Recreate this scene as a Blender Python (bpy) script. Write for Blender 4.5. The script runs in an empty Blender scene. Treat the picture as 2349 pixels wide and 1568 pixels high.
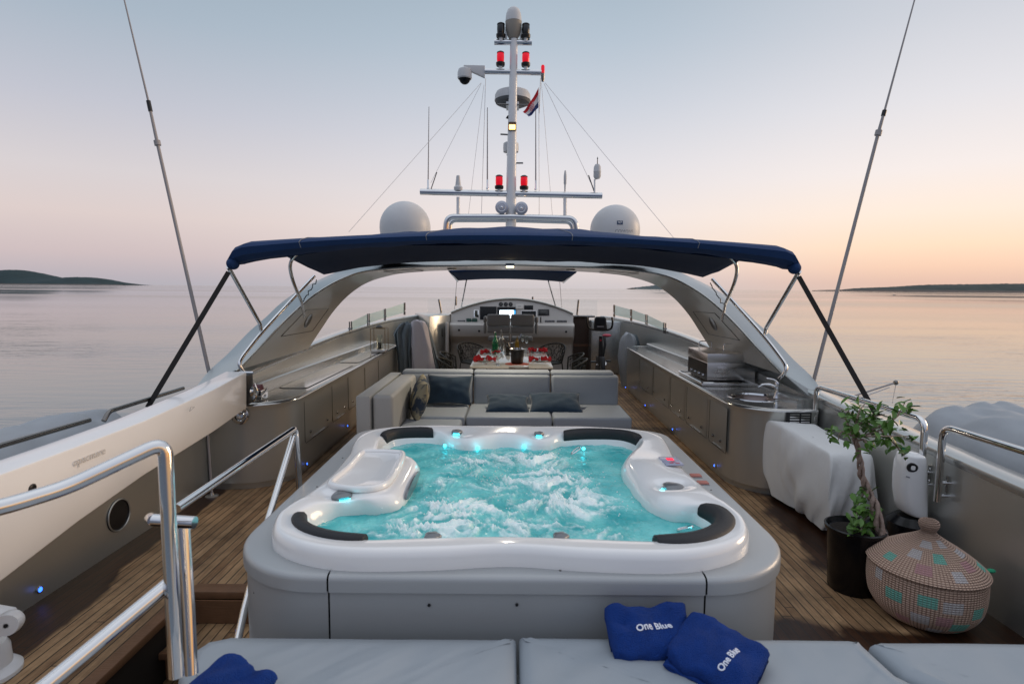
import bpy, bmesh, math, random
from mathutils import Vector, Matrix, noise as MN
R = math.radians
random.seed(7)
scn = bpy.context.scene
COL = scn.collection

# ------------------------------------------------------------------ camera
CAMZ, PITCH, ROLL = 2.0, R(5.43), R(0.457)
cam_d = bpy.data.cameras.new('camera')
cam_d.sensor_width = 36.0
cam_d.lens = 36.0 * 1305.0 / 2349.0
cam_d.clip_start = 0.05
cam_d.clip_end = 90000.0
cam = bpy.data.objects.new('camera', cam_d)
COL.objects.link(cam)
cam.matrix_world = Matrix.Translation((0, 0, CAMZ)) @ Matrix.Rotation(R(90) - PITCH, 4, 'X') @ Matrix.Rotation(ROLL, 4, 'Z')
scn.camera = cam
cam_d.dof.use_dof = True
cam_d.dof.focus_distance = 6.0
cam_d.dof.aperture_fstop = 3.2

scn.view_settings.view_transform = 'Standard'
scn.view_settings.look = 'None'
scn.view_settings.exposure = 0.12
scn.view_settings.gamma = 1.0
scn.cycles.max_bounces = 8
scn.cycles.transparent_max_bounces = 12
scn.cycles.sample_clamp_indirect = 4.0

def lin(r, g, b):
    f = lambda c: (c / 255.0 / 12.92) if c / 255.0 <= 0.04045 else ((c / 255.0 + 0.055) / 1.055) ** 2.4
    return (f(r), f(g), f(b), 1.0)

# ------------------------------------------------------------------ dusk sky
def build_world():
    w = bpy.data.worlds.new('World'); scn.world = w; w.use_nodes = True
    nt = w.node_tree; N = nt.nodes; L = nt.links; N.clear()
    out = N.new('ShaderNodeOutputWorld'); bg = N.new('ShaderNodeBackground')
    tc = N.new('ShaderNodeTexCoord'); sp = N.new('ShaderNodeSeparateXYZ')
    L.new(tc.outputs['Generated'], sp.inputs[0])
    def ramp(stops):
        r = N.new('ShaderNodeValToRGB'); e = r.color_ramp.elements
        r.color_ramp.interpolation = 'EASE' if False else 'LINEAR'
        while len(e) > 1: e.remove(e[-1])
        e[0].position = stops[0][0]; e[0].color = lin(*stops[0][1])
        for p, c in stops[1:]:
            k = e.new(p); k.color = lin(*c)
        L.new(sp.outputs['Z'], r.inputs[0]); return r
    left = ramp([(0, (176, 172, 180)), (.012, (182, 174, 181)), (.045, (202, 186, 187)), (.10, (216, 201, 198)), (.16, (211, 204, 206)),
                 (.25, (190, 192, 203)), (.36, (164, 178, 192)), (.48, (144, 163, 178)), (.75, (210, 218, 232)), (1, (238, 243, 252))])
    mid = ramp([(0, (202, 194, 196)), (.02, (212, 202, 202)), (.06, (232, 217, 210)), (.12, (236, 225, 221)), (.20, (222, 219, 223)),
                (.29, (200, 205, 215)), (.38, (178, 191, 204)), (.48, (158, 175, 189)), (.75, (212, 220, 232)), (1, (238, 243, 252))])
    right = ramp([(0, (220, 188, 172)), (.012, (226, 190, 172)), (.035, (245, 206, 180)), (.065, (254, 222, 193)), (.11, (251, 231, 214)),
                  (.17, (242, 232, 228)), (.26, (224, 222, 226)), (.36, (203, 206, 214)), (.48, (186, 192, 203)), (.75, (208, 212, 224)), (1, (226, 232, 244))])
    back = ramp([(0, (88, 94, 112)), (.06, (105, 108, 124)), (.2, (136, 142, 162)), (.5, (186, 196, 216)), (1, (220, 226, 238))])
    def mix(fac, a, b):
        m = N.new('ShaderNodeMix'); m.data_type = 'RGBA'
        L.new(fac, m.inputs['Factor']); L.new(a, m.inputs['A']); L.new(b, m.inputs['B'])
        return m.outputs['Result']
    def mr(src, a, b, ease='SMOOTHSTEP'):
        m = N.new('ShaderNodeMapRange'); m.interpolation_type = ease
        m.inputs['From Min'].default_value = a; m.inputs['From Max'].default_value = b
        L.new(src, m.inputs['Value']); return m.outputs['Result']
    c1 = mix(mr(sp.outputs['X'], -.62, .12), left.outputs[0], mid.outputs[0])
    c2 = mix(mr(sp.outputs['X'], .12, .62), c1, right.outputs[0])
    glow = ramp([(0, (255, 176, 112)), (.03, (255, 190, 122)), (.08, (255, 208, 150)), (.16, (252, 222, 190)), (.28, (232, 222, 218)), (.45, (206, 210, 220)), (.75, (208, 212, 224)), (1, (226, 232, 244))])
    c25 = mix(mr(sp.outputs['X'], .66, .95), c2, glow.outputs[0])
    bk = mix(mr(sp.outputs['X'], .35, .95), back.outputs[0], glow.outputs[0])
    c3 = mix(mr(sp.outputs['Y'], .35, -.45), c25, bk)
    L.new(c3, bg.inputs['Color']); bg.inputs['Strength'].default_value = 0.985
    L.new(bg.outputs[0], out.inputs[0])
build_world()
# the last soft glow of the sun that has just set to the right of the bow
sd = bpy.data.lights.new('sun', 'SUN'); sd.energy = 1.15; sd.angle = R(22); sd.color = (1.0, .72, .47)
so = bpy.data.objects.new('sun', sd); COL.objects.link(so)
so.rotation_euler = Vector((-0.93, -0.28, -0.20)).to_track_quat('-Z', 'Y').to_euler()

# ------------------------------------------------------------------ placing: a pixel of the 2349 px wide photo + one known coordinate
def ray(px, py):
    u, v = px - 1174.5, py - 784.0
    c, s = math.cos(ROLL), math.sin(ROLL)
    u2, v2 = u * c + v * s, -u * s + v * c
    c, s = math.cos(PITCH), math.sin(PITCH)
    return Vector((u2, 1305 * c - v2 * s, -1305 * s - v2 * c))
def at(px, py, x=None, y=None, z=None):
    d = ray(px, py)
    t = y / d.y if y is not None else ((z - CAMZ) / d.z if z is not None else x / d.x)
    return Vector((0, 0, CAMZ)) + d * t

# ------------------------------------------------------------------ mesh helpers
def V(*a): return Vector(a)
class MB:
    def __init__(s): s.v = []; s.f = []
    def add(s, vs, fs):
        o = len(s.v); s.v += [Vector(p) for p in vs]; s.f += [tuple(i + o for i in f) for f in fs]; return s
    def box(s, x0, x1, y0, y1, z0, z1):
        return s.add([(x0,y0,z0),(x1,y0,z0),(x1,y1,z0),(x0,y1,z0),(x0,y0,z1),(x1,y0,z1),(x1,y1,z1),(x0,y1,z1)],
                     [(0,3,2,1),(4,5,6,7),(0,1,5,4),(1,2,6,5),(2,3,7,6),(3,0,4,7)])
    def obox(s, c, ax, ay, az):       # oriented box: centre and three half-axis vectors
        c, ax, ay, az = map(Vector, (c, ax, ay, az)); vs = []
        for k in (-1, 1):
            for i, j in ((-1,-1),(1,-1),(1,1),(-1,1)): vs.append(c + ax*i + ay*j + az*k)
        return s.add(vs, [(0,3,2,1),(4,5,6,7),(0,1,5,4),(1,2,6,5),(2,3,7,6),(3,0,4,7)])
    def loft(s, rings, closed=True, cap0=False, cap1=False):
        n = len(rings[0]); vs = [p for r in rings for p in r]; fs = []
        for i in range(len(rings) - 1):
            for j in range(n if closed else n - 1):
                k = (j + 1) % n
                fs.append((i*n+j, i*n+k, (i+1)*n+k, (i+1)*n+j))
        if cap0: fs.append(tuple(reversed(range(n))))
        if cap1: fs.append(tuple((len(rings)-1)*n + j for j in range(n)))
        return s.add(vs, fs)
    def tube(s, path, r, n=12, closed=False, caps=True, flat=1.0):
        P = [Vector(p) for p in path]; m = len(P); rings = []
        rr = r if isinstance(r, (list, tuple)) else [r] * m
        def tan(i):
            if closed: return (P[(i+1) % m] - P[i-1]).normalized()
            return (P[min(i+1, m-1)] - P[max(i-1, 0)]).normalized()
        t = tan(0); u = t.orthogonal().normalized()
        for i in range(m):
            t2 = tan(i); q = t.rotation_difference(t2); u = (q @ u); u = (u - t2 * u.dot(t2)).normalized(); t = t2
            w = t.cross(u)
            rings.append([P[i] + (u * math.cos(a) + w * math.sin(a) * flat) * rr[i] for a in [2*math.pi*j/n for j in range(n)]])
        if closed: rings.append(rings[0])
        return s.loft(rings, True, caps and not closed, caps and not closed)
    def lathe(s, prof, c=(0,0,0), n=24, axis=(0,0,1), cap=True):
        c = Vector(c); az = Vector(axis).normalized(); ax = az.orthogonal().normalized(); ay = az.cross(ax)
        rings = [[c + az*z + (ax*math.cos(2*math.pi*j/n) + ay*math.sin(2*math.pi*j/n))*max(r, 1e-4) for j in range(n)] for r, z in prof]
        return s.loft(rings, True, cap, cap)
    def prism(s, pts, d, cap=True):   # closed outline (3-D points) swept by the vector d
        d = Vector(d); a = [Vector(p) for p in pts]
        return s.loft([a, [p + d for p in a]], True, cap, cap)
    def grid(s, f, nu, nv):
        vs = [f(i/(nu-1), j/(nv-1)) for i in range(nu) for j in range(nv)]
        fs = [(i*nv+j, (i+1)*nv+j, (i+1)*nv+j+1, i*nv+j+1) for i in range(nu-1) for j in range(nv-1)]
        return s.add(vs, fs)
    def sphere(s, c, r, nu=16, nv=10, sq=(1,1,1)):
        prof = [(math.sin(math.pi*i/nv)*r, -math.cos(math.pi*i/nv)*r) for i in range(nv+1)]
        c = Vector(c); o = len(s.v); s.lathe(prof, (0,0,0), nu)
        for i in range(o, len(s.v)): p = s.v[i]; s.v[i] = Vector((p.x*sq[0], p.y*sq[1], p.z*sq[2])) + c
        return s
    def xf(s, M):
        s.v = [M @ p for p in s.v]; return s

def world_origin(o):
    p = Vector((0, 0, 0))
    while o is not None: p += o.location; o = o.parent
    return p
def obj(name, mb, mat, parent=None, bevel=0, seg=2, angle=38, local=False, solid=0, smooth=True, subsurf=0, loc=None):
    org = Vector((0,0,0)) if local else (world_origin(parent) if parent else Vector(loc or (0,0,0)))
    me = bpy.data.meshes.new(name)
    me.from_pydata([tuple(p - org) for p in mb.v], [], mb.f)
    bm = bmesh.new(); bm.from_mesh(me)
    bmesh.ops.remove_doubles(bm, verts=bm.verts, dist=1e-5)
    bmesh.ops.recalc_face_normals(bm, faces=bm.faces)
    if bevel:
        es = [e for e in bm.edges if len(e.link_faces) == 2 and e.calc_face_angle(0) > R(angle)]
        bmesh.ops.bevel(bm, geom=es, offset=bevel, segments=seg, profile=.5, affect='EDGES', clamp_overlap=True)
    for f in bm.faces: f.smooth = smooth
    for e in bm.edges:
        e.smooth = not (len(e.link_faces) == 2 and e.calc_face_angle(0) > R(angle))
    bm.to_mesh(me); bm.free()
    o = bpy.data.objects.new(name, me); COL.objects.link(o)
    if parent is not None: o.parent = parent
    else: o.location = org
    for m in (mat if isinstance(mat, (list, tuple)) else [mat]): me.materials.append(m)
    if solid:
        md = o.modifiers.new('thick', 'SOLIDIFY'); md.thickness = solid; md.offset = 0
    if subsurf:
        md = o.modifiers.new('sub', 'SUBSURF'); md.levels = subsurf; md.render_levels = subsurf
    return o
def fill_holes(outer, holes):
    bm = bmesh.new(); es = []
    for loop in [outer] + holes:
        vs = [bm.verts.new(p) for p in loop]
        es += [bm.edges.new((vs[i], vs[(i+1) % len(vs)])) for i in range(len(vs))]
    bmesh.ops.triangle_fill(bm, use_beauty=True, edges=es)
    bm.verts.index_update(); mb = MB(); mb.v = [v.co.copy() for v in bm.verts]; mb.f = [tuple(v.index for v in f.verts) for f in bm.faces]
    bm.free(); return mb
def tag(o, label=None, cat=None, group=None, kind=None):
    if label: o['label'] = label
    if cat: o['category'] = cat
    if group: o['group'] = group
    if kind: o['kind'] = kind
    return o
def thing(name, label, cat, loc=(0,0,0), group=None):
    o = bpy.data.objects.new(name, None); COL.objects.link(o); o.location = loc
    o.empty_display_size = .1
    return tag(o, label, cat, group)
def copy_tree(o, parent=None):
    c = o.copy(); COL.objects.link(c)
    if parent is not None: c.parent = parent
    for ch in [k for k in bpy.data.objects if k.parent is o and k is not c]: copy_tree(ch, c)
    return c
def fillet(P, r=.08, n=6):
    P = [Vector(p) for p in P]; out = [P[0]]
    for i in range(1, len(P) - 1):
        a, b, c = P[i-1], P[i], P[i+1]
        d0, d1 = (a - b), (c - b); rr = min(r, d0.length * .45, d1.length * .45)
        p0, p1 = b + d0.normalized() * rr, b + d1.normalized() * rr
        for k in range(n + 1):
            t = k / n; out.append(p0 * (1-t)**2 + b * 2*t*(1-t) + p1 * t*t)
    return out + [P[-1]]
def spline(P, k=6):                    # Catmull-Rom
    P = [Vector(p) for p in P]; out = []
    for i in range(len(P) - 1):
        a, b, c, d = P[max(i-1,0)], P[i], P[i+1], P[min(i+2, len(P)-1)]
        for j in range(k):
            t = j / k
            out.append(.5*((2*b) + (c-a)*t + (2*a-5*b+4*c-d)*t*t + (3*b-a-3*c+d)*t**3))
    return out + [P[-1]]
def cspline(P, k=6):
    P = [Vector(p) for p in P]; n = len(P); out = []
    for i in range(n):
        a, b, c, d = P[i-1], P[i], P[(i+1)%n], P[(i+2)%n]
        for j in range(k):
            t = j / k
            out.append(.5*((2*b) + (c-a)*t + (2*a-5*b+4*c-d)*t*t + (3*b-a-3*c+d)*t**3))
    return out
def rrect(x0, x1, y0, y1, r, z=0, n=6):
    out = []
    for cx, cy, a0 in ((x1-r, y0+r, -90), (x1-r, y1-r, 0), (x0+r, y1-r, 90), (x0+r, y0+r, 180)):
        for k in range(n+1):
            a = R(a0 + 90*k/n); out.append(V(cx + r*math.cos(a), cy + r*math.sin(a), z))
    return out
def text_mesh(name, body, size, mat, M, parent, extrude=.0008, bold=0.0):
    cu = bpy.data.curves.new('t', 'FONT'); cu.body = body; cu.size = size; cu.extrude = extrude; cu.offset = bold
    cu.align_x = 'CENTER'; cu.align_y = 'CENTER'; cu.resolution_u = 3
    t = bpy.data.objects.new('t', cu); COL.objects.link(t)
    bpy.context.view_layer.update()
    dg = bpy.context.evaluated_depsgraph_get()
    me = bpy.data.meshes.new_from_object(t.evaluated_get(dg))
    bpy.data.objects.remove(t)
    org = world_origin(parent)
    me.transform(Matrix.Translation(-org) @ M)
    me.materials.clear(); me.materials.append(mat)
    o = bpy.data.objects.new(name, me); COL.objects.link(o); o.parent = parent
    return o
def frame(o, xd, yd):                 # matrix from origin, x direction, y direction
    x = Vector(xd).normalized(); z = x.cross(Vector(yd)).normalized(); y = z.cross(x)
    return Matrix.Translation(Vector(o)) @ Matrix((x, y, z)).transposed().to_4x4()

# ------------------------------------------------------------------ materials
def mat(name, col, rough=.5, metal=0, coat=0, spec=.5, var=0, vscale=6, bump=0, bscale=40, bstretch=(1,1,1), rvar=0, emit=None, estr=0, trans=0, ior=1.45, sheen=0, alpha=1, bdetail=3):
    m = bpy.data.materials.new(name); m.use_nodes = True
    nt = m.node_tree; N = nt.nodes; L = nt.links; b = N['Principled BSDF']
    b.inputs['Base Color'].default_value = (*col, 1); b.inputs['Roughness'].default_value = rough
    b.inputs['Metallic'].default_value = metal; b.inputs['Coat Weight'].default_value = coat
    b.inputs['Coat Roughness'].default_value = .06
    b.inputs['Specular IOR Level'].default_value = spec; b.inputs['IOR'].default_value = ior
    b.inputs['Transmission Weight'].default_value = trans; b.inputs['Sheen Weight'].default_value = sheen
    b.inputs['Alpha'].default_value = alpha
    if emit: b.inputs['Emission Color'].default_value = (*emit, 1); b.inputs['Emission Strength'].default_value = estr
    if var or bump or rvar:
        tc = N.new('ShaderNodeTexCoord'); mp = N.new('ShaderNodeMapping'); L.new(tc.outputs['Object'], mp.inputs[0])
        mp.inputs['Scale'].default_value = bstretch
    if var or rvar:
        nz = N.new('ShaderNodeTexNoise'); nz.inputs['Scale'].default_value = vscale; nz.inputs['Detail'].default_value = 5
        L.new(tc.outputs['Object'], nz.inputs['Vector'])
    if var:
        mx = N.new('ShaderNodeMix'); mx.data_type = 'RGBA'
        mx.inputs['A'].default_value = (*[c * (1 - var) for c in col], 1); mx.inputs['B'].default_value = (*[min(1, c * (1 + var)) for c in col], 1)
        L.new(nz.outputs['Fac'], mx.inputs['Factor']); L.new(mx.outputs['Result'], b.inputs['Base Color'])
    if rvar:
        mr = N.new('ShaderNodeMapRange'); mr.inputs['To Min'].default_value = max(0.02, rough - rvar); mr.inputs['To Max'].default_value = rough + rvar
        mr.inputs['From Min'].default_value = .3; mr.inputs['From Max'].default_value = .7
        L.new(nz.outputs['Fac'], mr.inputs['Value']); L.new(mr.outputs[0], b.inputs['Roughness'])
    if bump:
        n2 = N.new('ShaderNodeTexNoise'); n2.inputs['Scale'].default_value = bscale; n2.inputs['Detail'].default_value = bdetail
        L.new(mp.outputs[0], n2.inputs['Vector'])
        bp = N.new('ShaderNodeBump'); bp.inputs['Strength'].default_value = bump; bp.inputs['Distance'].default_value = .02
        L.new(n2.outputs['Fac'], bp.inputs['Height']); L.new(bp.outputs[0], b.inputs['Normal'])
    return m
M = {}
M['silver'] = mat('silver_paint', (.56, .56, .525), .34, .80, .3, var=.03, vscale=1.2)
M['arch_outer'] = mat('arch_outer_darkened', (.37, .40, .41), .34, .8, .3)  # same arch silver, its colour darkened to carry the dim sky reflected there
M['tub_panel'] = mat('tub_panel_paint', (.40, .415, .42), .42, .25, .15, var=.03, vscale=1.5)
M['faint_print'] = mat('faint_print', (.55, .53, .51), .6)
M['arch'] = mat('arch_paint', (.54, .53, .49), .36, .35, .3, var=.03, vscale=1.2)
M['silver_top'] = mat('silver_top_paint', (.46, .47, .455), .27, .8, .5, var=.03, vscale=1.5)
M['worktop'] = mat('glossy_worktop', (.47, .46, .43), .16, .85, .6, var=.03, vscale=1.5)
M['gelcoat'] = mat('white_gelcoat', (.84, .84, .83), .16, 0, .6, var=.02)
M['white'] = mat('white_paint', (.80, .80, .80), .30, 0, .4, var=.05, vscale=3)
M['chrome'] = mat('polished_steel', (.72, .72, .72), .07, 1, rvar=.03)
M['steel'] = mat('brushed_steel', (.62, .59, .56), .30, 1, var=.1, rvar=.07, vscale=5)
M['black'] = mat('black_plastic', (.012, .012, .013), .35)
M['rubber'] = mat('black_foam', (.016, .017, .02), .55, bump=.15, bscale=300)
M['navy'] = mat('navy_canvas', (.004, .032, .115), .8, sheen=.0, var=.2, vscale=3, bump=.25, bscale=5, bstretch=(1, 2.5, 1))
M['navy_dark'] = mat('dark_navy_lining', (.012, .028, .075), .85, var=.15, vscale=2, bump=.2, bscale=4)
M['bench'] = mat('pale_vinyl', (.31, .345, .375), .42, var=.08, vscale=2.5, bump=.55, bscale=2.2, bstretch=(2.4, .7, 1), bdetail=1.5)
M['sofa'] = mat('grey_vinyl', (.35, .385, .425), .5, var=.06, vscale=4, bump=.12, bscale=9, sheen=.1)
M['sofa_panel'] = mat('cream_panel', (.46, .45, .42), .4, var=.03)
M['pillow'] = mat('teal_navy_fabric', (.016, .042, .075), .8, sheen=.3, var=.25, vscale=8, bump=.4, bscale=7)
M['cover'] = mat('grey_cloth', (.36, .38, .40), .85, var=.1, vscale=4, bump=.9, bscale=4, bstretch=(1, 1, .35), bdetail=2)
M['cover_white'] = mat('white_cloth', (.74, .74, .72), .85, var=.05, vscale=4, bump=.55, bscale=9, bstretch=(1, 1, .4), bdetail=3)
M['cover_dark'] = mat('dark_grey_cloth', (.13, .16, .18), .85, var=.2, vscale=5, bump=.6, bscale=7, bstretch=(1, 1, .25))
M['cover_pale'] = mat('pale_cloth', (.48, .46, .49), .85, var=.04, bump=.25, bscale=5, bstretch=(1, 1, .3))
M['towel'] = mat('blue_terry', (.002, .045, .27), .95, sheen=.0, var=.3, vscale=14, bump=.9, bscale=260, bdetail=2)
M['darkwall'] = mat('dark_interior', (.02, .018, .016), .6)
M['seat'] = mat('helm_vinyl', (.20, .195, .185), .5, var=.06, bump=.1, bscale=12)
M['table'] = mat('pale_table', (.66, .62, .54), .12, 0, .8, var=.05, vscale=3)
M['glassy'] = mat('clear_glass', (.92, .97, .95), .02, trans=1, ior=1.45)
M['tint'] = mat('green_glass_panel', (.55, .78, .72), .04, trans=0, alpha=.45, spec=.8)
M['green'] = mat('green_glass', (.01, .25, .09), .05, trans=.6, spec=.8)
M['oil'] = mat('amber_glass', (.35, .20, .01), .06, trans=.5)
M['darkglass'] = mat('dark_glass', (.02, .015, .008), .06, spec=.8)
M['red'] = mat('red_napkin', (.42, .008, .012), .8, bump=.6, bscale=20)
M['wicker'] = mat('dark_wicker', (.022, .022, .017), .5, bump=.4, bscale=80)
M['redlens'] = mat('red_lens', (.6, .0, .02), .15, emit=(1, .005, .02), estr=.42)
M['blackout'] = mat('smoked_lens', (.01, .013, .015), .12, spec=.7)
M['led_cyan'] = mat('cyan_led', (.05, .7, .9), .2, emit=(.05, .85, 1.0), estr=5)
M['led_blue'] = mat('blue_led', (.02, .1, .9), .2, emit=(.03, .14, 1.0), estr=3.5)
M['lamp'] = mat('warm_lamp', (.9, .8, .6), .3, emit=(1, .74, .36), estr=9)
M['amber'] = mat('amber_lamp', (.9, .7, .4), .3, emit=(1, .5, .14), estr=4)
M['screen'] = mat('lit_screen', (.6, .8, .9), .2, emit=(.75, .9, 1.0), estr=2.6)
M['screen_dark'] = mat('dark_screen', (.005, .006, .008), .35, spec=.25)
M['grey_knob'] = mat('grey_spa_knob', (.16, .17, .18), .28, .2, .5)
M['radome'] = mat('radome_white', (.60, .60, .60), .4, var=.03)
M['logo'] = mat('navy_print', (.01, .035, .10), .5)
M['grey_print'] = mat('grey_print', (.22, .22, .24), .6)
M['thread'] = mat('white_thread', (.7, .73, .82), .9)
M['pot'] = mat('black_pot', (.004, .004, .005), .25, spec=.4)
M['bark'] = mat('pale_bark', (.30, .22, .18), .8, var=.45, vscale=12, bump=.8, bscale=30)
M['leaf'] = mat('green_leaf', (.095, .20, .035), .4, var=.5, vscale=9)
M['teakedge'] = mat('teak_edge', (.17, .085, .042), .5, var=.25, vscale=12, bump=.2, bscale=30, bstretch=(.2, 6, 6))
M['strap'] = mat('black_webbing', (.015, .013, .012), .8)
M['whip'] = mat('antenna_grey', (.33, .31, .31), .4)
M['wire'] = mat('stay_wire', (.6, .58, .58), .4, .2)
M['dark_metal'] = mat('dark_steel', (.20, .19, .18), .2, 1, rvar=.05)

def teak():
    m = bpy.data.materials.new('teak_deck'); m.use_nodes = True
    nt = m.node_tree; N = nt.nodes; L = nt.links; b = N['Principled BSDF']
    geo = N.new('ShaderNodeNewGeometry'); sp = N.new('ShaderNodeSeparateXYZ'); L.new(geo.outputs['Position'], sp.inputs[0])
    def math_(op, a, b_=None, c=None):
        n = N.new('ShaderNodeMath'); n.operation = op
        for i, s in enumerate((a, b_, c)):
            if s is None: continue
            if isinstance(s, (int, float)): n.inputs[i].default_value = s
            else: L.new(s, n.inputs[i])
        return n.outputs[0]
    u = math_('DIVIDE', sp.outputs['X'], .062); fl = math_('FLOOR', u); fr = math_('FRACT', u)
    seam = math_('LESS_THAN', fr, .11)
    wn = N.new('ShaderNodeTexWhiteNoise'); wn.noise_dimensions = '1D'; L.new(fl, wn.inputs['W'])
    # butt joints every 2 m, shifted per plank
    j = math_('FRACT', math_('ADD', math_('DIVIDE', sp.outputs['Y'], 1.9), wn.outputs['Value'])); butt = math_('LESS_THAN', j, .003)
    seam = math_('MAXIMUM', seam, butt)
    mp = N.new('ShaderNodeMapping'); mp.inputs['Scale'].default_value = (26, 1.6, 8); L.new(geo.outputs['Position'], mp.inputs[0])
    g = N.new('ShaderNodeTexNoise'); g.inputs['Scale'].default_value = 3; g.inputs['Detail'].default_value = 8; g.inputs['Roughness'].default_value = .65
    L.new(mp.outputs[0], g.inputs['Vector'])
    r = N.new('ShaderNodeValToRGB'); e = r.color_ramp.elements
    e[0].position = .30; e[0].color = (.15, .074, .033, 1); e[1].position = .72; e[1].color = (.45, .285, .15, 1)
    L.new(math_('MULTIPLY_ADD', wn.outputs['Value'], .30, math_('MULTIPLY', g.outputs['Fac'], .80)), r.inputs[0])
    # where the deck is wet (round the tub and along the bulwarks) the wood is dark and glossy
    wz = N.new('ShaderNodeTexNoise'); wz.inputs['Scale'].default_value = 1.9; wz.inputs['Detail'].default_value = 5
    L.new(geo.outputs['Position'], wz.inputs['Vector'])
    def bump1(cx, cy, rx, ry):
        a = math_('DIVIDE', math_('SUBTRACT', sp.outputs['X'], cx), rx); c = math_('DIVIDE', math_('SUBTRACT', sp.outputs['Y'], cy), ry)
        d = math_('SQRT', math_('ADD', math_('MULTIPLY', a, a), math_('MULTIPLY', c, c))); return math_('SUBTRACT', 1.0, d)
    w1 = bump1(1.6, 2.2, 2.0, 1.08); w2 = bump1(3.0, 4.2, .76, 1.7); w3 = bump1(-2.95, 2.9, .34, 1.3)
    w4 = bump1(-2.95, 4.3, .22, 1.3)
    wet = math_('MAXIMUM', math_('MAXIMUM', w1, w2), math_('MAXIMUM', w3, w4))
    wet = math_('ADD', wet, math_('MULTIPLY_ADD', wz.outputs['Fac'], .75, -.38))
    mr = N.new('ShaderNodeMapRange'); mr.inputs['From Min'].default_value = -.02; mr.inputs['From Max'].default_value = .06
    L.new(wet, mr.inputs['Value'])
    # faint worn and soiled patches
    st = N.new('ShaderNodeTexNoise'); st.inputs['Scale'].default_value = 2.6; st.inputs['Detail'].default_value = 7; st.inputs['Roughness'].default_value = .7
    L.new(geo.outputs['Position'], st.inputs['Vector'])
    sr = N.new('ShaderNodeMapRange'); sr.inputs['From Min'].default_value = .35; sr.inputs['From Max'].default_value = .68; sr.inputs['To Min'].default_value = .55; sr.inputs['To Max'].default_value = 1.22
    L.new(st.outputs['Fac'], sr.inputs['Value'])
    m0 = N.new('ShaderNodeVectorMath'); m0.operation = 'SCALE'; L.new(r.outputs[0], m0.inputs[0]); L.new(sr.outputs[0], m0.inputs['Scale'])
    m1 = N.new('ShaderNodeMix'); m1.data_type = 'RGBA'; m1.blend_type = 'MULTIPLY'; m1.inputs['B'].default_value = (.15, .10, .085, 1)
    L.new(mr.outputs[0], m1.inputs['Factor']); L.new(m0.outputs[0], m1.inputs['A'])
    m2 = N.new('ShaderNodeMix'); m2.data_type = 'RGBA'; m2.inputs['B'].default_value = (.012, .010, .009, 1)
    L.new(seam, m2.inputs['Factor']); L.new(m1.outputs['Result'], m2.inputs['A']); L.new(m2.outputs['Result'], b.inputs['Base Color'])
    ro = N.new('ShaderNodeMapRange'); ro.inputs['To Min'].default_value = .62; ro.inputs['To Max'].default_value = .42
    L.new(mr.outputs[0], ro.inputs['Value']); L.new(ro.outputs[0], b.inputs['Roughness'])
    b.inputs['Specular IOR Level'].default_value = .3
    bp = N.new('ShaderNodeBump'); bp.inputs['Strength'].default_value = .35; bp.inputs['Distance'].default_value = .003
    L.new(math_('SUBTRACT', g.outputs['Fac'], math_('MULTIPLY', seam, 1.5)), bp.inputs['Height']); L.new(bp.outputs[0], b.inputs['Normal'])
    return m
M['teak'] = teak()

def sea_mat():
    m = bpy.data.materials.new('sea_water'); m.use_nodes = True
    nt = m.node_tree; N = nt.nodes; L = nt.links; b = N['Principled BSDF']
    b.inputs['Base Color'].default_value = (.04, .08, .09, 1); b.inputs['IOR'].default_value = 3.2
    geo = N.new('ShaderNodeNewGeometry')
    def noise(sc, st, det=3, rot=0):
        mp = N.new('ShaderNodeMapping'); mp.inputs['Scale'].default_value = st; mp.inputs['Rotation'].default_value = (0, 0, rot)
        L.new(geo.outputs['Position'], mp.inputs[0])
        n = N.new('ShaderNodeTexNoise'); n.inputs['Scale'].default_value = sc; n.inputs['Detail'].default_value = det
        L.new(mp.outputs[0], n.inputs['Vector']); return n.outputs['Fac']
    ln = N.new('ShaderNodeVectorMath'); ln.operation = 'LENGTH'; L.new(geo.outputs['Position'], ln.inputs[0])
    far = N.new('ShaderNodeMapRange'); far.inputs['From Min'].default_value = 20; far.inputs['From Max'].default_value = 260
    far.inputs['To Min'].default_value = 1; far.inputs['To Max'].default_value = .0; L.new(ln.outputs['Value'], far.inputs['Value'])
    patch = noise(.022, (.5, 1.6, 1), 4, .2)
    pr = N.new('ShaderNodeMapRange'); pr.inputs['From Min'].default_value = .42; pr.inputs['From Max'].default_value = .66
    pr.inputs['To Min'].default_value = .15; pr.inputs['To Max'].default_value = 1.0; L.new(patch, pr.inputs['Value'])
    a = N.new('ShaderNodeMath'); a.operation = 'MULTIPLY'; L.new(far.outputs[0], a.inputs[0]); L.new(pr.outputs[0], a.inputs[1])
    b1 = N.new('ShaderNodeBump'); b1.inputs['Distance'].default_value = .26
    L.new(a.outputs[0], b1.inputs['Strength']); L.new(noise(.42, (.45, 1.5, 1), 5, .15), b1.inputs['Height'])
    b2 = N.new('ShaderNodeBump'); b2.inputs['Distance'].default_value = .018
    L.new(a.outputs[0], b2.inputs['Strength']); L.new(noise(2.6, (.5, 1.4, 1), 3), b2.inputs['Height']); L.new(b1.outputs[0], b2.inputs['Normal'])
    L.new(b2.outputs[0], b.inputs['Normal'])
    # wind-ruffled bands far out are rougher and show more of the sky higher up
    band = noise(.0022, (.25, 1.9, 1), 3, 0)
    rr = N.new('ShaderNodeMapRange'); rr.inputs['From Min'].default_value = .45; rr.inputs['From Max'].default_value = .6
    rr.inputs['To Min'].default_value = .04; rr.inputs['To Max'].default_value = .14; L.new(band, rr.inputs['Value'])
    L.new(rr.outputs[0], b.inputs['Roughness'])
    return m
M['sea'] = sea_mat()
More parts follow.
